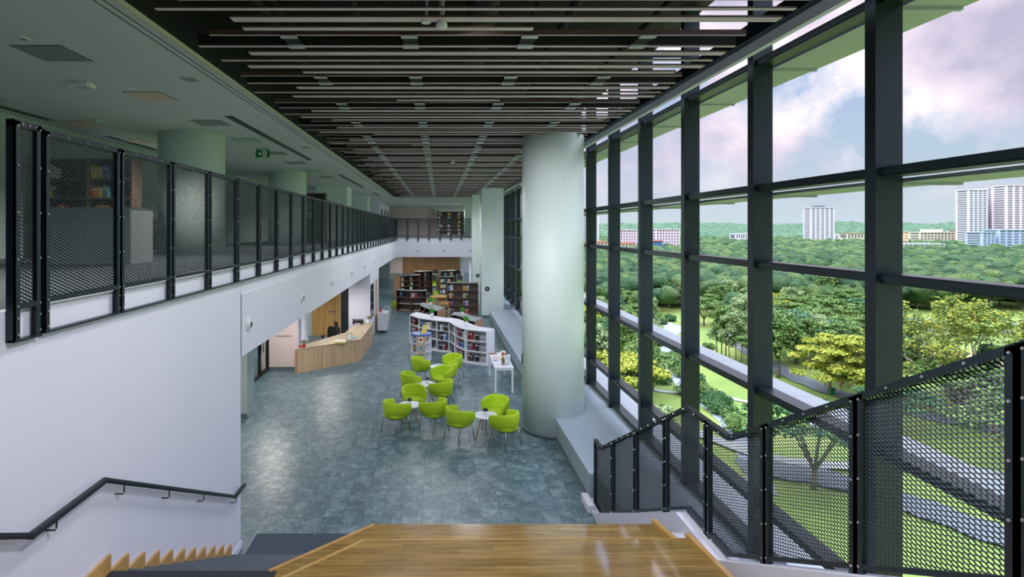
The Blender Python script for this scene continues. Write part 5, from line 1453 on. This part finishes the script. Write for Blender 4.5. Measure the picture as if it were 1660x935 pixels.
# far forest: canopy nobody could count
def ico():
    import bmesh
    bm = bmesh.new(); bmesh.ops.create_icosphere(bm, subdivisions=2, radius=1); bm.verts.ensure_lookup_table()
    v = np.array([x.co[:] for x in bm.verts]); f = np.array([[l.index for l in x.verts] for x in bm.faces]); bm.free(); return v, f
IV, IF = ico()
def blobs(name, P, mat, label, seed, cat='forest'):
    rs = np.random.RandomState(seed); n = len(P); P = np.array(P)
    V = IV[None]*(1+.5*(rs.rand(n,len(IV))-.5))[:,:,None]
    V = V*P[:,None,[3,3,4]]+P[:,None,:3]
    Fc = IF[None]+(np.arange(n)*len(IV))[:,None,None]
    Fc = Fc.reshape(-1,3); me = bpy.data.meshes.new(name)
    me.vertices.add(n*len(IV)); me.vertices.foreach_set('co', V.astype(np.float32).ravel())
    me.loops.add(Fc.size); me.loops.foreach_set('vertex_index', Fc.astype(np.int32).ravel())
    me.polygons.add(len(Fc)); me.polygons.foreach_set('loop_start', np.arange(0,Fc.size,3,dtype=np.int32))
    me.update(calc_edges=True); me.materials.append(mat)
    o = bpy.data.objects.new(name, me); COL.objects.link(o); return tag(o, label, cat, kind='stuff')
P = []
rs = np.random.RandomState(3)
for i in range(15000):
    d = math.sqrt(rs.uniform(195**2, 1300**2)) if i > 6000 else math.sqrt(rs.uniform(195**2, 520**2))
    tn = rs.uniform(.1,1.4); x = d*tn; px = CX+F*tn
    if 1290 < px < 1355 and d < 330 and d > 215: continue
    r_ = rs.uniform(2.6,5.2)*(1 if d < 450 else 1.4)
    P.append((x, d, GZ+rs.uniform(6,10), r_, rs.uniform(.6,.85)*r_))
blobs('forest_canopy', P, M['forest'], 'dense green forest canopy stretching to the hills', 5)
P = []
for i in range(9000):
    d = rs.uniform(1300,2600); tn = rs.uniform(.05,1.5); x = d*tn
    nz = noise.noise(Vector((tn*6, d*.002, 3)))*.5+noise.noise(Vector((tn*15, d*.004, 9)))*.25
    zc = -22+ (d-1300)/1300*(52+nz*34)
    r_ = rs.uniform(9,20)
    P.append((x, d, EYE+zc-r_*.7, r_, r_*.8))
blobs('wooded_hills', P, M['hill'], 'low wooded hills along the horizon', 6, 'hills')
# ridge body so the hills have no holes
m = MB(); n_ = 40
rows = []
for d, zc in ((1250,-30),(1700,-6),(2200,14),(2600,22),(3200,22)):
    rows.append([( -200+ (d*1.6+200)*i/n_, d, EYE+zc-14) for i in range(n_+1)])
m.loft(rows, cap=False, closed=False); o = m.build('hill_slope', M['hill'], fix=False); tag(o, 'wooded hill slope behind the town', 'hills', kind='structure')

# ------------------------------------------------------------------ distant buildings
def block(px0, px1, pyt, d, nf, nb, mat, name, label, depth=20, base=None, wz=.55, ww=.6, roof=None, side=None, win='t_win'):
    x0, _, zt = at(px0, pyt, d); x1 = at(px1, pyt, d)[0]
    zb = GZ if base is None else base
    t = thing(name, ((x0+x1)/2, d, zb), label, 'building')
    bd = MB().box(x0,d,zb,x1,d+depth,zt)
    for k in range(nb+1):
        xx = x0+(x1-x0)*k/nb; bd.box(xx-.35,d-.7,zb,xx+.35,d,zt)
    bd.build('walls', M[mat], t)
    MB().box(x0-.6,d-.9,zt,x1+.6,d+depth,zt+.8).build('roof', M[roof or mat], t)
    fh = (zt-max(zb,EYE-28))/nf; bw = (x1-x0)/nb
    w0 = None; c = 0
    for f_ in range(nf):
        for k in range(nb):
            z = zt-fh*(f_+1)+fh*.3
            if c >= 100: break
            if w0 is None:
                w0 = MB().box(0,-.12,0,bw*ww,.3,fh*wz).build('window', M[win], t, local=True); o = w0
            else:
                o = w0.copy(); COL.objects.link(o)
            o.location = (x0+bw*(k+(1-ww)/2)-t.location.x, -.05, z-zb); c += 1
    if nf*nb > 100:
        m2 = MB()
        for f_ in range(nf):
            for k in range(nb):
                if f_*nb+k < 100: continue
                z = zt-fh*(f_+1)+fh*.3; m2.box(x0+bw*(k+(1-ww)/2), d-.17, z, x0+bw*(k+(1+ww)/2), d+.2, z+fh*wz)
        o = m2.build('window_rest', M[win], t); o['kind'] = 'stuff'
    # shaded side face windows (left side seen from the library)
    ms = MB()
    for f_ in range(nf):
        z = zt-fh*(f_+1)+fh*.3; ms.box(x0-.15,d+depth*.15,z,x0+.1,d+depth*.85,z+fh*wz)
    ms.build('side_windows', M[win], t)
    return t, x0, x1, zt
t,a,b_,z = block(1315,1352,337,900,24,5,'t_white','apartment_tower','white apartment tower standing alone above the forest', ww=.66)
MB().box(a+10,904,z+.8,a+26,914,z+4.5).build('roof_house', M['t_win'], t)
t,a,b_,z = block(1571,1600,308,760,27,4,'t_white','apartment_tower','tall white apartment tower, left one of the cluster at right', ww=.7)
t,a,b_,z = block(1600,1632,306,775,27,4,'t_white','apartment_tower','tall white apartment tower, middle of the cluster at right', ww=.6)
t,a,b_,z = block(1632,1700,301,745,28,6,'t_pink','apartment_tower','tallest pinkish apartment tower at the right picture edge', ww=.62)
t,a,b_,z = block(1593,1613,377,600,9,3,'t_blue','apartment_block','pale blue apartment block, left wing in front of the towers', ww=.6)
t,a,b_,z = block(1620,1720,373,600,9,9,'t_blue','apartment_block','wide pale blue apartment block at the right edge', ww=.6)
t,a,b_,z = block(1492,1558,377,820,6,12,'t_cream','apartment_block','long cream apartment block left of the towers', ww=.5)
MB().box(a+12,824,z+.8,a+38,834,z+5).build('roof_house', M['t_cream'], t)
for (u,v_) in ((.80,.9),): MB().box(a+(b_-a)*u,819.5,z-14,a+(b_-a)*v_,819.8,z-3).build('orange_panel', M['t_orange'], t)
t,a,b_,z = block(1440,1472,376,820,6,5,'t_cream','apartment_block','cream apartment block partly behind the wide mullion', ww=.6, win='t_orange')
t,a,b_,z = block(1466,1530,396,560,2,10,'t_cream','low_building','low pale building before the long cream block', ww=.5, roof='t_blue')
t,a,b_,z = block(1554,1574,373,900,3,6,'t_cream','low_building','low far building between the cream block and towers', ww=.5, roof='t_red')
t,a,b_,z = block(1001,1031,373,620,9,7,'t_pink','apartment_block','pink white apartment block in the second window bay, left', ww=.45)
t,a,b_,z = block(1038,1062,373,640,9,5,'t_pink','apartment_block','pink white apartment block behind the slim mullion', ww=.45)
t,a,b_,z = block(1064,1101,372,600,9,8,'t_pink','apartment_block','pink white apartment block right of the blue building', ww=.45)
t,a,b_,z = block(1054,1073,391,520,2,4,'t_bluef','low_building','small bright blue building in the second bay', ww=.4, roof='t_red')
t,a,b_,z = block(1001,1030,395,500,2,5,'t_cream','low_building','low building with terracotta roof below the pink blocks', ww=.5, roof='t_red')
t,a,b_,z = block(955,985,393,480,2,5,'t_cream','low_building','low hall with terracotta roof beyond the farthest bays', ww=.5, roof='t_red')
t,a,b_,z = block(940,951,342,560,22,2,'t_white','apartment_tower','tall white apartment tower just right of the big column', ww=.5)
t,a,b_,z = block(964,970,341,620,22,1,'t_white','apartment_tower','slim white tower in the farthest window bays', ww=.5)
t,a,b_,z = block(1193,1211,379,900,2,5,'t_white','low_building','low white building in the forest beside the third mullion', ww=.5)
t,a,b_,z = block(1354,1378,381,1000,2,5,'t_white','low_building','low white building right of the lone tower', ww=.5)
t,a,b_,z = block(1374,1400,379,960,2,5,'t_cream','low_building','low house with terracotta roof left of the wide mullion', ww=.5, roof='t_red')
# lamp posts, bin, person on the road
for i, (px, py) in enumerate([(1338,613),(1558,612),(1306,478),(1162,575)]):
    x, y = gg(px, py+ (14 if i in (0,1) else 12))
    t = thing('park_lamp', (x,y,GZ), ['slim park lamp post beside the layered trees','park lamp post with two heads in front of the branching tree','distant pole before the conical tree','slim lamp post on the lawn in the third bay'][i], 'lamp post')
    MB().tube([(x,y,GZ),(x,y,GZ+5)], .08, 8).build('pole', M['duct'], t)
    m = MB()
    for s in (-1,1): m.lathe((x+s*.9*(i == 1),y,GZ+5), [(.25,0),(.3,.15),(.1,.3)], 10)
    m.tube([(x-.9*(i==1)-.01,y,GZ+5),(x+.9*(i==1)+.01,y,GZ+5)], .05, 6).build('lamp_head', M['duct'], t)
x, y = gg(1348, 640)
t = thing('litter_bin', (x,y,GZ), 'green litter bin beside the park road', 'bin')
MB().cbox(x-.45,y-.4,GZ,x+.45,y+.4,GZ+1.3,.08).build('body', M['green'], t); MB().box(x-.35,y-.42,GZ+1.0,x+.35,y-.4,GZ+1.15).build('opening', M['blackp'], t)
# pedestrian: continuous skinned body
def person(x, y, z, label):
    me = bpy.data.meshes.new('person')
    V = [(0,0,.93),(0,0,1.15),(0,.0,1.38),(0,0,1.50),(0,.02,1.62),(0,.02,1.70),
         (.19,0,1.40),(.24,.02,1.12),(.23,.14,.90),(-.19,0,1.40),(-.24,-.02,1.12),(-.23,.10,.90),
         (.09,0,.88),(.11,.12,.48),(.11,.05,.06),(.11,.20,.03),(-.09,0,.88),(-.11,-.04,.48),(-.11,-.18,.08),(-.11,-.04,.03)]
    E = [(0,1),(1,2),(2,3),(3,4),(4,5),(2,6),(6,7),(7,8),(2,9),(9,10),(10,11),(0,12),(12,13),(13,14),(14,15),(0,16),(16,17),(17,18),(18,19)]
    rad = [.13,.125,.13,.05,.095,.07,.06,.045,.03,.06,.045,.03,.09,.06,.045,.04,.09,.06,.045,.04]
    me.from_pydata(V, E, []); o = bpy.data.objects.new('person', me); COL.objects.link(o)
    md = o.modifiers.new('skin', 'SKIN'); 
    sv = me.skin_vertices[0].data if me.skin_vertices else None
    if sv is None:
        bpy.context.view_layer.objects.active = o
        with bpy.context.temp_override(object=o, active_object=o): bpy.ops.mesh.customdata_skin_add()
        sv = me.skin_vertices[0].data
    for i, r_ in enumerate(rad): sv[i].radius = (r_, r_*(.75 if i in (0,1,2) else 1))
    sv[0].use_root = True
    o.modifiers.new('sub', 'SUBSURF').levels = 1; o.modifiers['sub'].render_levels = 2
    me.materials.append(M['pinkc']); o.location = (x,y,z); tag(o, label, 'person')
x, y = gg(1364, 632)
try: person(x, y, GZ, 'person in pink clothes walking on the park road')
except Exception as ex: print('person failed', ex)

# ------------------------------------------------------------------ world and lights
w = bpy.data.worlds.new('sky'); SC.world = w; w.use_nodes = True; nt = w.node_tree
for n_ in list(nt.nodes): nt.nodes.remove(n_)
out = node(nt, 'ShaderNodeOutputWorld'); bg = node(nt, 'ShaderNodeBackground'); nt.links.new(bg.outputs[0], out.inputs[0])
tc = node(nt, 'ShaderNodeTexCoord'); sep = node(nt, 'ShaderNodeSeparateXYZ'); nt.links.new(tc.outputs['Generated'], sep.inputs[0])
base = ramp(nt, sep.outputs['Z'], [(.0, srgb((176,186,196))), (.10, srgb((158,172,190))), (.30, srgb((136,156,200))), (.7, srgb((130,150,196)))])
mp = node(nt, 'ShaderNodeMapping'); mp.inputs['Scale'].default_value = (1,1,1.05); mp.inputs['Location'].default_value = (.35,.1,.0)
nt.links.new(tc.outputs['Generated'], mp.inputs[0])
nz = node(nt, 'ShaderNodeTexNoise'); nz.inputs['Scale'].default_value = 4.6; nz.inputs['Detail'].default_value = 9; nz.inputs['Roughness'].default_value = .56; nz.inputs['Distortion'].default_value = .25
nt.links.new(mp.outputs[0], nz.inputs['Vector'])
m1 = ramp(nt, nz.outputs['Fac'], [(.42,(0,0,0,1)), (.54,(1,1,1,1))])
m2 = ramp(nt, sep.outputs['Z'], [(.02,(0,0,0,1)), (.13,(1,1,1,1))])
mk = node(nt, 'ShaderNodeMath', operation='MULTIPLY'); nt.links.new(m1, mk.inputs[0]); nt.links.new(m2, mk.inputs[1]); mask = mk.outputs[0]
nz2 = node(nt, 'ShaderNodeTexNoise'); nz2.inputs['Scale'].default_value = 5.5; nz2.inputs['Detail'].default_value = 7
mp2 = node(nt, 'ShaderNodeMapping'); mp2.inputs['Scale'].default_value = (1,1,1.2); mp2.inputs['Location'].default_value = (.9,.4,.06)
nt.links.new(tc.outputs['Generated'], mp2.inputs[0]); nt.links.new(mp2.outputs[0], nz2.inputs['Vector'])
cc = ramp(nt, nz2.outputs['Fac'], [(.36, srgb((164,158,182))), (.48, srgb((206,190,208))), (.60, srgb((236,220,226)))])
mx = node(nt, 'ShaderNodeMix', data_type='RGBA'); nt.links.new(mask, mx.inputs[0]); nt.links.new(base, mx.inputs[6]); nt.links.new(cc, mx.inputs[7])
nt.links.new(mx.outputs[2], bg.inputs[0])
st_ = ramp(nt, sep.outputs['Z'], [(.42,(.125,.125,.125,1)), (.75,(1,1,1,1))])
mm = node(nt, 'ShaderNodeMath', operation='MULTIPLY'); mm.inputs[1].default_value = 6.5
nt.links.new(st_, mm.inputs[0]); nt.links.new(mm.outputs[0], bg.inputs[1])

def sun(name, el, az, e, ang, col):
    l = bpy.data.lights.new(name, 'SUN'); l.energy = e; l.angle = R(ang); l.color = col
    o = bpy.data.objects.new(name, l); COL.objects.link(o)
    d = Vector((math.cos(R(el))*math.cos(R(az)), math.cos(R(el))*math.sin(R(az)), -math.sin(R(el))))
    o.rotation_euler = d.to_track_quat('-Z','Y').to_euler(); o.location = (-20,-20,60); return o
sun('sun', 52, 25, .8, 12, (1,.96,.90))
def lamp(name, x, y, z, e, col, rad=.15, ang=None, tilt=None):
    l = bpy.data.lights.new(name, 'SPOT' if ang else 'POINT'); l.energy = e; l.color = col; l.shadow_soft_size = rad
    if ang: l.spot_size = R(ang); l.spot_blend = .6
    o = bpy.data.objects.new(name, l); COL.objects.link(o); o.location = (x,y,z)
    if tilt: o.rotation_euler = tilt
    return o
K = 1.0
for y in (5.5, 9.6, 17, 22.5, 28.5, 34):
    lamp('hall_fill', -.6, y, 6.55, 110*K, (.96,.94,1), .35, 165)  # fill spots added below the baffles to brighten the hall, no fixtures
for y in (2.5,):
    lamp('hall_fill', 1.2, y, 6.6, 260*K, (.96,.95,1), .35, 165)  # added fill near the stair, no fixture
for y in (16,24,31):
    lamp('hall_fill', .9, y, 6.55, 120*K, (.96,.95,1), .35, 165)  # second row of added hall fill
def aimed(name, p, q, e, ang, rad, col):
    dd = Vector(q)-Vector(p)
    return lamp(name, *p, e, col, rad, ang, dd.to_track_quat('-Z','Y').to_euler())
aimed('column_fill', (.2,5.2,6.5), (2.8,12.7,3.4), 700, 48, .4, (.97,.97,1))  # added fill spot that brightens the round column, no fixture
for y in (5, 10, 16.5, 24, 31.5, 39):
    lamp('gallery_fill', -4.5, y, 6.3, 125*K, (1,.96,.93), .1, 160)  # fill added to brighten the gallery, separate from the modelled downlights
for (x,y,e) in [(-4.6,11,70),(-4.9,15.9,110),(-4.2,20.8,110),(-6.6,20.8,70),(-5.6,27,60),(-4.4,34,70)]:
    lamp('lobby_fill', x, y, 2.74, e*K, (1,.93,.88), .08, 165)  # warm fill added under the lobby ceiling where it fell dark
for (x,y) in [(-1.5,41),(1.0,41),(-1,48),(1,53),(-3,54)]:
    lamp('study_fill', x, y, 2.74, 130*K, (1,.95,.9), .1, 165)  # fill added under the bridge slab for the study area
for (x,y) in [(-2,40),(-1.5,47),(1.5,46),(-2,54)]:
    lamp('bridge_fill', x, y, 6.5, 170*K, (1,.98,.95), .1, 165)  # fill added above the bridge to brighten its far walls
SC.view_settings.view_transform = 'Standard'
SC.view_settings.exposure = 0.92; SC.view_settings.gamma = 1.07
SC.view_settings.look = 'None'
SC.cycles.max_bounces = 8; SC.cycles.transparent_max_bounces = 12
SC.cycles.sample_clamp_indirect = 8
SC.cycles.use_denoising = True
